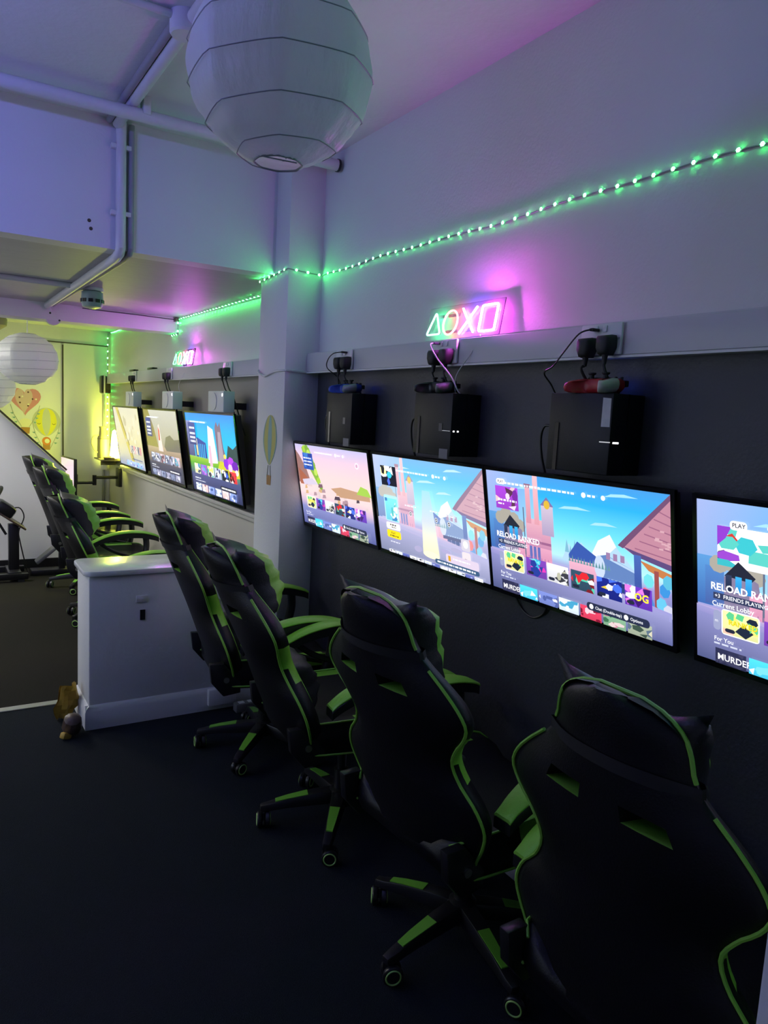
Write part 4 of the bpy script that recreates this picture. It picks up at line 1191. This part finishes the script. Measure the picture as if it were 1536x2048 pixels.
def build_chair():
    t = thing('gaming_chair', '', 'chair')
    NZ = 44
    zs = [.43 + (1.105 - .43) * (1 - (1 - i / NZ) ** 1.15) for i in range(NZ + 1)]
    us = [-1, -.93, -.82, -.68, -.54, -.42, -.30, -.18, -.06, .06, .18, .30, .42, .54, .68, .82, .93, 1]
    def hole(i, k):
        zc = (zs[i] + zs[i + 1]) / 2; uc = abs((us[k] + us[k + 1]) / 2)
        return .872 < zc < .915 and .22 < uc < .52
    b = MB()
    nu = len(us)
    F = [[sect(z, u, True) for u in us] for z in zs]
    Bk = [[sect(z, u, False) for u in us] for z in zs]
    pts = [p for r in F for p in r] + [p for r in Bk for p in r]
    off = (NZ + 1) * nu
    fs, ms = [], []
    for i in range(NZ):
        for k in range(nu - 1):
            a, c, d, e_ = i * nu + k, i * nu + k + 1, (i + 1) * nu + k + 1, (i + 1) * nu + k
            if hole(i, k):
                for (p, q, ni, nk) in ((a, c, i - 1, k), (c, d, i, k + 1), (d, e_, i + 1, k), (e_, a, i, k - 1)):
                    if not hole(ni, nk):
                        fs.append((p, q, q + off, p + off)); ms.append(1 if ni != i else 0)
                continue
            zc = (zs[i] + zs[i + 1]) / 2; uc = abs((us[k] + us[k + 1]) / 2)
            g = 1 if (.66 < uc and .66 < zc < .80) or (uc > .45 and .80 < zc < .86 and uc < .8) else 0
            fs.append((a, c, d, e_)); ms.append(g)
            fs.append((a + off, e_ + off, d + off, c + off)); ms.append(0)
        for k in (0, nu - 1):
            a, e_ = i * nu + k, (i + 1) * nu + k
            zc = (zs[i] + zs[i + 1]) / 2
            fs.append((a, e_, e_ + off, a + off)); ms.append(1 if .70 < zc < .80 else 0)
    for i in (0, NZ):
        for k in range(nu - 1):
            a, c = i * nu + k, i * nu + k + 1
            fs.append((a, c, c + off, a + off)); ms.append(0)
    k0 = len(b.v)
    b.v += pts; b.f += fs; b.m += ms
    bk = b.build('backrest', [M['leather'], M['green']], t, smooth=70)
    # piping along the back edge, left free where the strap passes
    edge = []
    for s_ in (-1, 1):
        edge.append([sect(z, s_, False) + Vector((-.002, s_ * .003, 0)) for z in zs])
    loop = edge[0] + list(reversed(edge[1]))
    def cut(lo, hi):
        return [p for p in loop if lo <= p.z <= hi]
    for pts_ in (edge[0], edge[1]):
        b = MB(); b.tube([p for p in pts_ if p.z <= .965], .0042, 6); b.build('piping', M['green_pipe'], bk)
    top_l = [p for p in loop if p.z >= .995]
    b = MB(); b.tube(top_l, .0042, 6); b.build('piping', M['green_pipe'], bk)
    for s_ in (-1, 1):
        b = MB(); b.tube([sect(z, s_ * .80, True) + Vector((.003, 0, 0)) for z in zs if .5 < z < .99], .003, 5); b.build('piping', M['green_pipe'], bk)
    # head pillow with pointed corners
    b = MB()
    n = 14
    zc0, ph, pw = .985, .105, .150
    def pil(i, k, side, z0, hh, ww, th, lean, xoff, ear):
        a, c = 2 * i / n - 1, 2 * k / n - 1
        ct = 1 + ear * abs(a) ** 3 * abs(c) ** 3
        y, z = a * ww * ct * (1 - .10 * (1 - abs(c)) * abs(a)), c * hh * ct * (1 - .22 * (1 - abs(a) ** 2) * (1 if c > 0 else .5) * abs(c))
        d = th * ((1 - a ** 4) * (1 - c ** 4)) ** .55
        d *= 1 + .06 * math.sin(9 * a + 3 * c) + .05 * math.sin(14 * c)
        x = xoff - lean * z + (d if side else -.25 * d)
        return Vector((x, y, z0 + z))
    def pillow(name, z0, hh, ww, th, lean, xoff, ear, mats, greenband):
        b = MB()
        for side in (True, False):
            P_ = [[pil(i, k, side, z0, hh, ww, th, lean, xoff, ear) for k in range(n + 1)] for i in range(n + 1)]
            base = len(b.v)
            b.v += [p for r in P_ for p in r]
            for i in range(n):
                for k in range(n):
                    b.f.append([base + i * (n + 1) + k, base + (i + 1) * (n + 1) + k, base + (i + 1) * (n + 1) + k + 1, base + i * (n + 1) + k + 1])
                    ac = abs(2 * (i + .5) / n - 1)
                    cc_ = abs(2 * (k + .5) / n - 1)
                    b.m.append(1 if side and ac < greenband and cc_ < .80 else 0)
        return b.build(name, mats, t, smooth=80)
    hp = pillow('head_pillow', .985, .118, .150, .122, .30, back_x(.985) + .085, .16, [M['leather_grey'], M['green']], .85)
    pillow('lumbar_cushion', .60, .100, .165, .110, .28, back_x(.60) + .085, .06, [M['leather_grey'], M['green']], .0)
    b = MB()
    ring_f = [sect(.98, u, True) + Vector((.006, 0, 0)) for u in us]; ring_b = [sect(.98, u, False) + Vector((-.004, 0, 0)) for u in reversed(us)]
    ring_f[0].y -= .004; ring_f[-1].y += .004; ring_b[0].y += .005; ring_b[-1].y -= .005
    rr_ = ring_f + ring_b
    b.rings([[p + Vector((.004, 0, -.013)) for p in rr_], [p + Vector((-.004, 0, .013)) for p in rr_]], close_ends=False)
    b.build('strap', M['rubber'], hp)
    # seat with raised sides
    def seat_ring(x, k):
        w, z0, z1 = .255 * k[0], k[1], k[2]
        return [Vector((x, y * w, z)) for y, z in ((-1, z0 + .02), (-.9, z0), (0, z0), (.9, z0), (1, z0 + .02), (1.02, z1 - .03), (.96, z1 + .012), (.78, z1 + .010), (.60, z1 - .022), (0, z1 - .030), (-.60, z1 - .022), (-.78, z1 + .010), (-.96, z1 + .012), (-1.02, z1 - .03))]
    prof = [(-.255, (.80, .40, .47)), (-.24, (.90, .385, .485)), (-.12, (.97, .378, .492)), (.05, (1.0, .375, .494)), (.19, (1.0, .378, .494)), (.255, (.97, .392, .486)), (.28, (.90, .415, .465))]
    xs_ = [-.255 + .535 * i / 24 for i in range(25)]
    rg_ = []
    for x in xs_:
        rg_.append(seat_ring(x, tuple(interp([(p[0], p[1][j]) for p in prof], x) for j in range(3))))
    b = MB(); b.rings(rg_)
    for i, f in enumerate(b.f):
        c = sum((b.v[q] for q in f), Vector()) / len(f)
        if abs(c.y) > .19 and c.z > .478 and -.05 < c.x < .20 and len(f) == 4:
            b.m[i] = 1
    seat = b.build('seat', [M['leather'], M['green']], t, smooth=60)
    for s_ in (-1, 1):
        b = MB(); b.tube([r_[12 if s_ < 0 else 6] + Vector((0, s_ * .004, .003)) for r_ in rg_], .0035, 6); b.build('piping', M['green_pipe'], seat)
        b = MB(); b.tube([r_[0 if s_ < 0 else 4] + Vector((0, s_ * .004, -.001)) for r_ in rg_], .0035, 6); b.build('piping', M['green_pipe'], seat)
    # armrests: arched arm, green pad, post
    for s_ in (-1, 1):
        arc = spline([(-.185, 0, .590), (-.14, 0, .622), (-.05, 0, .662), (.06, 0, .684), (.17, 0, .682), (.25, 0, .664), (.285, 0, .648)], 5)
        y0 = s_ * .305
        def arm_ring(p, hw, lo, hi):
            return [Vector((p.x, y0 - hw, p.z + lo)), Vector((p.x, y0 - hw, p.z + hi - .006)), Vector((p.x, y0 - hw * .75, p.z + hi)), Vector((p.x, y0 + hw * .75, p.z + hi)), Vector((p.x, y0 + hw, p.z + hi - .006)), Vector((p.x, y0 + hw, p.z + lo))]
        N_ = len(arc)
        b = MB()
        b.rings([arm_ring(p, .037 * (.6 + .4 * math.sin(PI * min(1, max(.12, i / (N_ - 1) * 1.0 + .05)))), -.040 + .012 * abs(i / (N_ - 1) - .5), -.002) for i, p in enumerate(arc)])
        b.tube(spline([(.20, y0, .655), (.205, y0, .58), (.19, y0, .50), (.17, y0 - s_ * .02, .43), (.10, y0 - s_ * .08, .385)], 4), .021, 8, flat=1.3)
        b.tube(spline([(-.10, y0, .615), (-.02, y0, .56), (.08, y0, .52), (.16, y0, .50)], 4), .012, 6)
        arm = b.build('armrest', M['black_plastic'], t, smooth=45)
        b = MB()
        b.rings([arm_ring(p, .040 * (.55 + .45 * math.sin(PI * min(.93, max(.10, i / (N_ - 1))))), -.004, .006) for i, p in enumerate(arc)])
        b.build('arm_pad', M['green'], arm, smooth=45)
    # recline hinges, mechanism, gas lift
    for s_ in (-1, 1):
        b = MB(); b.prism([(-.30, .50), (-.24, .50), (-.17, .42), (-.17, .37), (-.24, .36), (-.29, .42)], s_ * .215, s_ * .245, Matrix(((1, 0, 0, 0), (0, 0, 1, 0), (0, 1, 0, 0), (0, 0, 0, 1)))); b.build('recline_hinge', M['black_plastic'], t, bevel=.004)
        b = MB(); b.cyl((-.23, s_ * .244, .43), (-.23, s_ * .250, .43), .012, n=12); b.build('hinge_bolt', M['steel'], t)
    b = MB(); b.box((0, 0, .355), (.24, .17, .045)); b.build('tilt_mechanism', M['black_plastic'], t, bevel=.006)
    b = MB(); b.tube(spline([(.03, -.08, .355), (.05, -.2, .352), (.06, -.27, .345)], 4), .006, 8); b.build('height_lever', M['black_plastic'], t)
    b = MB(); b.cyl((0, 0, .19), (0, 0, .34), .017, n=16); b.cyl((0, 0, .085), (0, 0, .21), .027, n=16); b.build('gas_lift', M['black_plastic'], t)
    b = MB(); b.lathe([(0, .07), (.045, .07), (.05, .085), (.045, .125), (.03, .135), (0, .135)], 20, caps=False); b.build('base_hub', M['black_plastic'], t)
    # five legs with green inserts, five casters
    b = MB()
    rings_ = []
    for x, w, z0, z1 in ((.03, .030, .082, .128), (.10, .028, .078, .122), (.20, .022, .070, .104), (.27, .019, .062, .086), (.30, .014, .060, .080)):
        rings_.append([Vector((x, -w, z0)), Vector((x, -w * .8, z1)), Vector((x, w * .8, z1)), Vector((x, w, z0))])
    b.rings(rings_); leg_me = b.mesh('base_leg', [M['black_plastic']], bevel=.003)
    b = MB()
    b.rings([[Vector((x, -w, z)), Vector((x, -w, z + .004)), Vector((x, w, z + .004)), Vector((x, w, z))] for x, w, z in ((.125, .0185, .1155), (.20, .015, .1025), (.245, .0115, .0925))])
    ins_me = b.mesh('leg_insert', [M['green_plastic']])
    b = MB()
    for s_ in (-1, 1):
        b.lathe([(0, 0), (.020, 0), (.027, .003), (.029, .008), (.029, .016), (.026, .019), (0, .019)], 22, Matrix.Translation((-.012, s_ * .004, .0295)) @ Matrix.Rotation(-s_ * PI / 2, 4, 'X'), caps=False)
    b.cyl((0, 0, .04), (0, 0, .072), .008, n=10)
    b.box((-.006, 0, .046), (.040, .007, .030))
    cast_me = b.mesh('caster', [M['black_plastic']])
    ring_me = []
    for s_ in (-1, 1):
        b = MB(); b.tube([(-.012 + .0205 * math.cos(2 * PI * k / 28), s_ * .0236, .0295 + .0205 * math.sin(2 * PI * k / 28)) for k in range(28)], .0024, 6, closed=True)
        ring_me.append(b.mesh('caster_ring', [M['ring']]))
    for k in range(5):
        lg = link('base_leg', leg_me, t); link('leg_insert', ins_me, lg)
        cs = link('caster', cast_me, t); link('wheel_ring', ring_me[0], cs); link('wheel_ring', ring_me[1], cs)
    return t
def pose_chair(t, loc, yaw, base, swivels, drop=0.0, label='', group=None, recline=0.0, slide=0.0):
    t.location = loc; t.rotation_euler = (0, 0, yaw); t['label'] = label
    if group:
        t['group'] = group
    kl = kc = 0
    for c in kids(t):
        st_ = c.name.split('.')[0]
        if st_ == 'base_leg':
            c.rotation_euler = (0, 0, base - yaw + kl * 2 * PI / 5); kl += 1
        elif st_ == 'caster':
            a = base - yaw + kc * 2 * PI / 5
            c.location = (.288 * math.cos(a), .288 * math.sin(a), 0)
            c.rotation_euler = (0, 0, swivels[kc % len(swivels)] - yaw); kc += 1
        elif st_ not in ('base_hub', 'gas_lift'):
            if st_ in ('backrest', 'head_pillow', 'lumbar_cushion'):
                hinge = Vector((-.24, 0, .43))
                ry = Matrix.Rotation(-recline, 3, 'Y')
                c.rotation_euler = ry.to_euler()
                c.location = hinge - ry @ hinge + Vector((slide, 0, 0))
            c.location.z -= drop
def copy_tree(o, parent=None):
    c = o.copy(); COL.objects.link(c); c.parent = parent
    for ch in kids(o):
        copy_tree(ch, c)
    return c
chair0 = build_chair()
R_ = math.radians
GN, GF = 'gaming chairs facing the near televisions', 'gaming chairs of the far bay'
CH = [((1.292, 3.006), -8, -135, (200, 100, 60, 20, 80), 0, 4.5, .0, 'gaming chair beside the white half wall, with a green pillow', GN),
      ((1.315, 2.308), -6, -127, (150, 195, 95, 40, 70), 0, 6.5, -.02, 'gaming chair second from the half wall, lime pillow above black lumbar cushion', GN),
      ((1.328, 1.565), 4, -171.5, (160, 120, 200, 30, 60), 0, .5, 0, 'gaming chair third from the half wall, seen from behind', GN),
      ((1.345, .860), 1, -160, (160, 120, 200, 30, 60), .05, -9, .0, 'nearest gaming chair, cut by the right picture edge', GN),
      ((1.110, 4.360), -6, -140, (150, 110, 200, 30, 60), .07, 7, -.02, 'low set gaming chair just behind the white half wall', GF),
      ((1.090, 5.400), -4, -150, (150, 110, 200, 30, 60), .01, 3, 0, 'middle gaming chair of the far bay', GF),
      ((1.127, 6.400), -4, -125, (170, 185, 200, 30, 60), .01, 3, 0, 'gaming chair farthest from the camera, by the staircase boxing', GF)]
chairs = [chair0] + [copy_tree(chair0) for _ in CH[1:]]
for t, ((x, y), yaw, base, sw, drop, rec, sl, lb, g) in zip(chairs, CH):
    pose_chair(t, (x, y, 0), R_(yaw), R_(base), [R_(a) for a in sw], drop, lb, g, R_(rec), sl)

# ------------------------------------------------------------------ far bay: screen on an arm, lamp, shelf, speaker, wheel stand
pk = Pic(); pk.rect(0, 0, 1, 1, (225, 190, 200), (230, 200, 205), (220, 195, 205), (205, 175, 190))
a_, c_ = Vector((1.138, 7.90, .99)), Vector((1.187, 7.45, .99))
u = (c_ - a_).normalized(); v = Vector((0, 0, 1)); n = u.cross(v)
R3 = Matrix((u, v, n)).transposed()
w_ = (c_ - a_).length
t = thing('arm_monitor', 'monitor with a pale pink screen on a wall arm', 'monitor', (a_ + c_) / 2 - Vector((0, 0, .19)), R3)
link('screen', pk.mesh(w_ - .02, .36), t)
b = MB(); b.span((-w_ / 2, -.19, -.03), (w_ / 2, .19, 0)); b.build('housing', M['black_plastic'], t, bevel=.006)
b = MB(); b.box((0, 0, -.045), (.22, .2, .03)); b.build('rear_cover', M['black_plastic'], t, bevel=.006)
Ri = R3.transposed()
tip = Vector((1.68, 7.75, .79)) - t.location
el = Vector((1.42, 7.72, .79)) - t.location
el2 = Vector((1.42, 7.72, .74)) - t.location
hd = Vector((1.24, 7.70, .74)) - t.location
b = MB(); b.tube([Ri @ tip, Ri @ el], .016, 8); b.tube([Ri @ (el + Vector((0, 0, .025))), Ri @ (el2 - Vector((0, 0, .025)))], .02, 10); b.tube([Ri @ el2, Ri @ hd], .014, 8)
b.build('arm', M['black_plastic'], t)
b = MB(); b.box(Ri @ (tip - Vector((.02, 0, 0))), (.10, .19, .035)); b.build('wall_plate', M['black_plastic'], t, bevel=.005)
b = MB(); b.box((-.0, -.02, -.07), (.10, .10, .03)); b.build('tilt_head', M['black_plastic'], t, bevel=.005)
# corner shelf
t = thing('wall_shelf', 'small cream shelf in the far corner', 'shelf', (1.58, 7.93, .965))
b = MB(); b.span((-.09, -.16, -.014), (.098, .20, .0)); b.build('board', M['cream'], t, bevel=.003)
b = MB(); b.span((-.05, .05, -.07), (.098, .07, -.014)); b.build('bracket', M['cream'], t)
# glowing lamp on the shelf
t = thing('table_lamp', 'glowing white tapered lamp on the corner shelf', 'lamp', (1.628, 7.82, .966))
lamp_m = emit('warm_lamp_light', (.92, 1.0, .09), 150.0)
b = MB(); b.lathe([(.0, .014), (.040, .014), (.042, .03), (.034, .12), (.026, .22), (.018, .285), (.0, .30)], 24, caps=False); b.build('shade', lamp_m, t)
b = MB(); b.cyl((0, 0, 0), (0, 0, .014), .044, n=24); b.build('base', M['cream'], t)
# cream cylinder with a round dark top and looping handle
t = thing('cream_jug', 'cream jug with a dark round opening and thin curved handle', 'jug', (1.548, 7.97, .966))
b = MB(); b.lathe([(0, 0), (.052, 0), (.056, .02), (.055, .20), (.050, .225), (.040, .24), (.036, .30), (.042, .325), (.034, .325), (.028, .30), (.0, .29)], 24, caps=False); b.build('body', M['cream'], t)
b = MB(); b.cyl((0, 0, .30), (0, 0, .322), .033, n=20); b.build('lid', M['black_plastic'], t)
b = MB(); b.tube(spline([(-.045, -.02, .235), (-.095, -.03, .225), (-.115, -.03, .16), (-.09, -.03, .09), (-.056, -.02, .06)], 6), .006, 6); b.build('handle', M['cream'], t)
b = MB(); b.tube([(.056 * math.cos(2 * PI * k / 24), .056 * math.sin(2 * PI * k / 24), .20) for k in range(24)], .003, 5, closed=True); b.build('seam', M['brown'], t)
b = MB(); b.box((0, 0, .012), (.10, .06, .024)); b.box((.03, .01, .030), (.05, .04, .012))
o = b.build('dark_trinket', M['brown'], bevel=.006); o.location = (1.575, 7.80, .966); tag(o, 'small dark trinket in front of the cream jug', 'trinket')
# wall speaker
t = thing('wall_speaker', 'black and cream wall speaker in the far corner', 'speaker', (1.605, 8.17, 1.72))
b = MB(); b.box((0, 0, 0), (.095, .12, .185)); b.build('cabinet', M['black_plastic'], t, bevel=.018)
b = MB(); b.box((-.017, -.005, 0), (.016, .122, .19)); b.build('stripe', M['trunking'], t, bevel=.006)
b = MB(); b.cyl((.018, -.061, -.03), (.018, -.064, -.03), .024, n=18); b.build('driver', M['rubber'], t)
b = MB(); b.span((-.02, .06, -.03), (.02, .135, .03)); b.build('bracket', M['black_plastic'], t)
conduit('thin grey pipe down the far corner below the speaker', [(1.615, 8.285, 1.62), (1.615, 8.285, .2)], .014, M['pipe2'])
b = MB(); b.box((0, 0, 0), (.05, .03, .075)); o = b.build('plug_adaptor', M['white_plastic'], bevel=.006); o.location = (1.62, 8.255, .86); tag(o, 'white plug adaptor on the corner pipe under the shelf', 'adaptor')
# racing wheel stand
t = thing('wheel_stand', 'black racing wheel stand at the left picture edge', 'wheel stand', (.615, 6.93, 0))
b = MB(); b.span((-.035, -.04, .06), (.045, .04, .47)); b.build('post', M['black_plastic'], t, bevel=.004)
rotp = Matrix.Rotation(math.radians(36), 3, 'Y')
b = MB(); b.box((-.03, 0, .52), (.30, .24, .016), rotp); b.build('wheel_plate', M['brown'], t, bevel=.003)
b = MB(); b.box((-.10, 0, .47), (.02, .05, .20), Matrix.Rotation(-.5, 3, 'Y')); b.build('brace', M['black_plastic'], t)
for y in (-.16, .16):
    b = MB(); b.span((-.7, y - .025, .02), (.10, y + .025, .07)); b.build('base_rail', M['black_plastic'], t, bevel=.003)
for x0_ in (-.05, -.65):
    b = MB(); b.span((x0_, -.16, .03), (x0_ + .1, .16, .08)); b.build('cross_bar', M['black_plastic'], t, bevel=.003)
for x in (-.6, .02):
    b = MB(); b.span((x, -.18, 0), (x + .05, .18, .02)); b.build('foot', M['rubber'], t)
b = MB(); b.box((-.06, 0, .60), (.16, .20, .11), rotp); b.build('wheel_motor', M['black_plastic'], t, bevel=.03)
mw = Matrix.Translation((-.16, 0, .67)) @ Matrix.Rotation(math.radians(-55), 4, 'Y')
b = MB(); b.tube([mw @ Vector((.135 * math.cos(2 * PI * k / 32), .135 * math.sin(2 * PI * k / 32), 0)) for k in range(32)], .016, 8, closed=True)
b.build('wheel_rim', M['rubber'], t)
b = MB()
for k in range(3):
    a = 2 * PI * k / 3 + PI / 2
    b.tube([mw @ Vector((0, 0, -.01)), mw @ Vector((.13 * math.cos(a), .13 * math.sin(a), 0))], .011, 6)
b.cyl(mw @ Vector((0, 0, -.04)), mw @ Vector((0, 0, .015)), .03, n=14)
b.build('wheel_spokes', M['grey_plastic'], t)
b = MB(); b.tube(spline([(.0, .02, .60), (.06, .02, .60), (.09, .02, .52), (.05, .03, .40), (.06, .03, .3), (.10, .03, .10), (.12, .03, .03)], 5), .005, 6); b.build('lead', M['cable_black'], t)
# pedal plate leaning up towards the far chair
t = thing('pedal_plate', 'grey tilted pedal plate on a black frame behind the chairs', 'pedals', (.84, 7.02, 0))
b = MB(); b.box((.09, 0, .21), (.33, .12, .03), Matrix.Rotation(-math.radians(40), 3, 'Y')); b.build('plate', M['grey_plastic'], t, bevel=.01)
b = MB(); b.span((-.08, -.07, 0), (.30, .07, .045)); b.span((.15, -.03, .04), (.20, .03, .22)); b.build('frame', M['black_plastic'], t, bevel=.004)
for y in (-.035, .035):
    b = MB(); b.box((.20, y, .36), (.02, .035, .09), Matrix.Rotation(-.4, 3, 'Y')); b.build('pedal', M['black_plastic'], t, bevel=.003)

# ------------------------------------------------------------------ wall stickers
def flat(poly, th, mtx, name, m, parent):
    b = MB(); b.prism(poly, 0, th, mtx); return b.build(name, m, parent)
SM = {k: mat('sticker_' + k, c, .5) for k, c in dict(pink=(.60, .24, .26), pale=(.62, .44, .38), yellow=(.72, .66, .04), grey=(.50, .52, .40), cream=(.78, .74, .55), brown=(.40, .20, .05), orange=(.65, .20, .03), teal=(.20, .38, .36), mustard=(.48, .46, .10), dark=(.10, .04, .03), string=(.34, .34, .26)).items()}
def balloon_outline(w, h, n=28, pinch=.35):
    pts = []
    for k in range(n):
        a = 2 * PI * k / n
        x, y = math.cos(a), math.sin(a)
        if y < 0:
            x *= 1 - pinch * (-y) ** 1.6
        pts.append((x * w / 2, y * h / 2))
    return pts
def strip_poly(w0, w1, h, x_of, n=12):
    """a balloon gore between two fractions of the width"""
    L, R2 = [], []
    for k in range(n + 1):
        y = -1 + 2 * k / n
        e_ = math.sqrt(max(0, 1 - y * y)) * (1 - (.35 * (-y) ** 1.6 if y < 0 else 0))
        L.append((w0 * e_ * x_of, y * h / 2)); R2.append((w1 * e_ * x_of, y * h / 2))
    return L + R2[::-1]
def sticker_base(label, loc, R3):
    return thing('wall_sticker', label, 'sticker', loc, R3)
RB = Matrix(((1, 0, 0), (0, 0, -1), (0, 1, 0)))      # on the far wall: x right, y up, z towards the camera
def T(x, y, z=0):
    return Matrix.Translation((x, y, z))
t = sticker_base('pink heart balloon sticker with a basket on the far wall', (.865, YF - .0005, 1.49), RB)
heart = []
for k in range(36):
    a = 2 * PI * k / 36
    heart.append((.145 * math.sin(a) ** 3 / 1.0, .0095 * (13 * math.cos(a) - 5 * math.cos(2 * a) - 2 * math.cos(3 * a) - math.cos(4 * a))))
flat(heart, .001, T(0, .03), 'balloon', SM['pink'], t)
flat([(x * .55 - .012, y * .96) for x, y in heart], .0014, T(0, .03), 'balloon_panel', SM['pale'], t)
rg = random.Random(3)
for i in range(9):
    x, y = rg.uniform(-.10, .10), rg.uniform(-.04, .13)
    flat([(x + .009 * math.cos(2 * PI * k / 8), y + .009 * math.sin(2 * PI * k / 8)) for k in range(8)], .0019, None, 'dot', SM['cream'] if i % 2 else SM['dark'], t)
def strings(t, top, w, yb, wb):
    for s_ in (-1, 1):
        b = MB(); b.tube([(s_ * w, top, .0012), (s_ * (w * .75 + wb * .25), (top * .6 + yb * .4), .0012), (s_ * wb, yb, .0012)], .0022, 5); b.build('string', SM['string'], t)
        for f in (.35, .55, .75):
            x = s_ * (w + (wb - w) * f * .85) ; y = top + (yb - top) * f
            flat([(x, y), (x + s_ * .035, y - .006), (x + s_ * .012, y - .02)], .0016, None, 'pennant', SM['teal'], t)
strings(t, -.02, .135, -.24, .035)
flat([(-.036, -.31), (.036, -.31), (.042, -.245), (-.042, -.245)], .0014, None, 'basket', SM['brown'], t)
flat([(.10 * .6 * math.cos(2 * PI * k / 14), -.20 + .045 * math.sin(2 * PI * k / 14)) for k in range(14)], .0012, None, 'passenger', SM['cream'], t)
t = sticker_base('yellow striped balloon sticker with an animal in its basket, far wall', (1.06, YF - .0005, 1.235), RB)
flat(balloon_outline(.27, .29), .001, T(0, .07), 'balloon', SM['grey'], t)
for w0, w1 in ((-.72, -.30), (.30, .72)):
    flat(strip_poly(w0, w1, .29, .135), .0014, T(0, .07), 'stripe', SM['yellow'], t)
for s_ in (-1, 1):
    b = MB(); b.tube(spline([(s_ * .085, .055, .0018), (s_ * .07, .045, .0018), (s_ * .055, .055, .0018)], 4), .0025, 5); b.build('eyelash', SM['dark'], t)
strings(t, .06, .13, -.20, .035)
flat([(-.033, -.215), (.033, -.215), (.036, -.15), (-.036, -.15)], .0014, None, 'basket', SM['brown'], t)
flat([(.043 * math.cos(2 * PI * k / 14), -.125 + .043 * math.sin(2 * PI * k / 14)) for k in range(14)], .0016, None, 'mane', SM['orange'], t)
flat([(.024 * math.cos(2 * PI * k / 14) + .006, -.125 + .024 * math.sin(2 * PI * k / 14)) for k in range(14)], .0022, None, 'face', SM['cream'], t)
RP = Matrix(((0, 0, -1), (-1, 0, 0), (0, 1, 0)))      # on the pillar's room side: x = -Y, y up
t = sticker_base('mustard and teal balloon sticker on the pillar side', (XP - .0005, 3.525, 1.39), RP)
flat(balloon_outline(.175, .255, pinch=.45), .001, None, 'balloon', SM['mustard'], t)
flat(strip_poly(-.28, .28, .255, .0875), .0014, None, 'stripe', SM['teal'], t)
for w0, w1 in ((-1, -.86), (.86, 1)):
    flat(strip_poly(w0, w1, .25, .0875), .0014, None, 'stripe', SM['teal'], t)
b = MB()
for s_ in (-1, 1):
    b.tube([(s_ * .012, -.13, .0012), (s_ * .022, -.185, .0012)], .002, 5)
b.build('string', SM['string'], t)
flat([(-.024, -.23), (.024, -.23), (.028, -.18), (-.028, -.18)], .0014, None, 'basket', SM['brown'], t)

# ------------------------------------------------------------------ odds and ends on the floor
b = MB()
rg = random.Random(12)
def crumple(n, m, w, h, amp):
    return [[Vector((w * (i / n - .5), amp * (math.sin(i * 1.7 + k) + rg.uniform(-.6, .6)), h * k / m)) for k in range(m + 1)] for i in range(n + 1)]
g = crumple(5, 6, .16, .20, .018)
pts = []
for i, row in enumerate(g):
    for k, p in enumerate(row):
        q = p.copy(); q.x *= 1 - .55 * abs(k / 6 - .62); pts.append(q)
base = [p + Vector((0, .012, 0)) for p in pts]
nn_ = 7
fs = [(i * nn_ + k, (i + 1) * nn_ + k, (i + 1) * nn_ + k + 1, i * nn_ + k + 1) for i in range(5) for k in range(6)]
b.add(pts, fs); b.add(base, [tuple(reversed(f)) for f in fs])
o = b.build('crumpled_wrapper', M['yellow_cloth'], smooth=20); o.location = (.548, 3.70, .004); o.rotation_euler = (.15, 0, .5); o.scale = (.8, .8, .85)
tag(o, 'crumpled yellow wrapper on the floor by the half wall', 'wrapper')
b = MB(); b.lathe([(0, 0), (.035, 0), (.045, .03), (.038, .08), (.02, .095), (0, .10)], 10, Matrix.Rotation(.5, 4, 'X'), caps=False)
o = b.build('dark_cloth', M['brown']); o.location = (.545, 3.50, .02); tag(o, 'small dark rag lying beside the yellow wrapper', 'rag')
b = MB(); b.box((0, 0, .016), (.05, .03, .03), Matrix.Rotation(.4, 3, 'Y')); o = b.build('yellow_scrap', M['yellow_cloth'], bevel=.008); o.location = (.515, 3.46, 0); o.rotation_euler = (0, 0, .6); tag(o, 'yellow scrap on the carpet nearest the half wall corner', 'scrap')
t = thing('skirting_socket', 'white socket box on the half wall skirting behind the first chair', 'socket', (1.265, hy0 - .019, .075))
b = MB(); b.box((0, -.016, 0), (.147, .032, .087)); b.build('box', M['socket'], t, bevel=.004)
b = MB(); b.box((.03, -.034, .024), (.014, .006, .018)); b.build('switch', M['socket'], t)
t = thing('extension_lead', 'grey extension block on the floor near the pillar base', 'extension lead', (1.40, 3.44, 0))
b = MB(); b.box((0, 0, .022), (.17, .05, .044)); b.build('block', M['grey_plastic'], t, bevel=.005)
for x in (-.05, .0, .05):
    b = MB(); b.box((x, 0, .0445), (.03, .028, .003)); b.build('outlet', M['socket'], t)
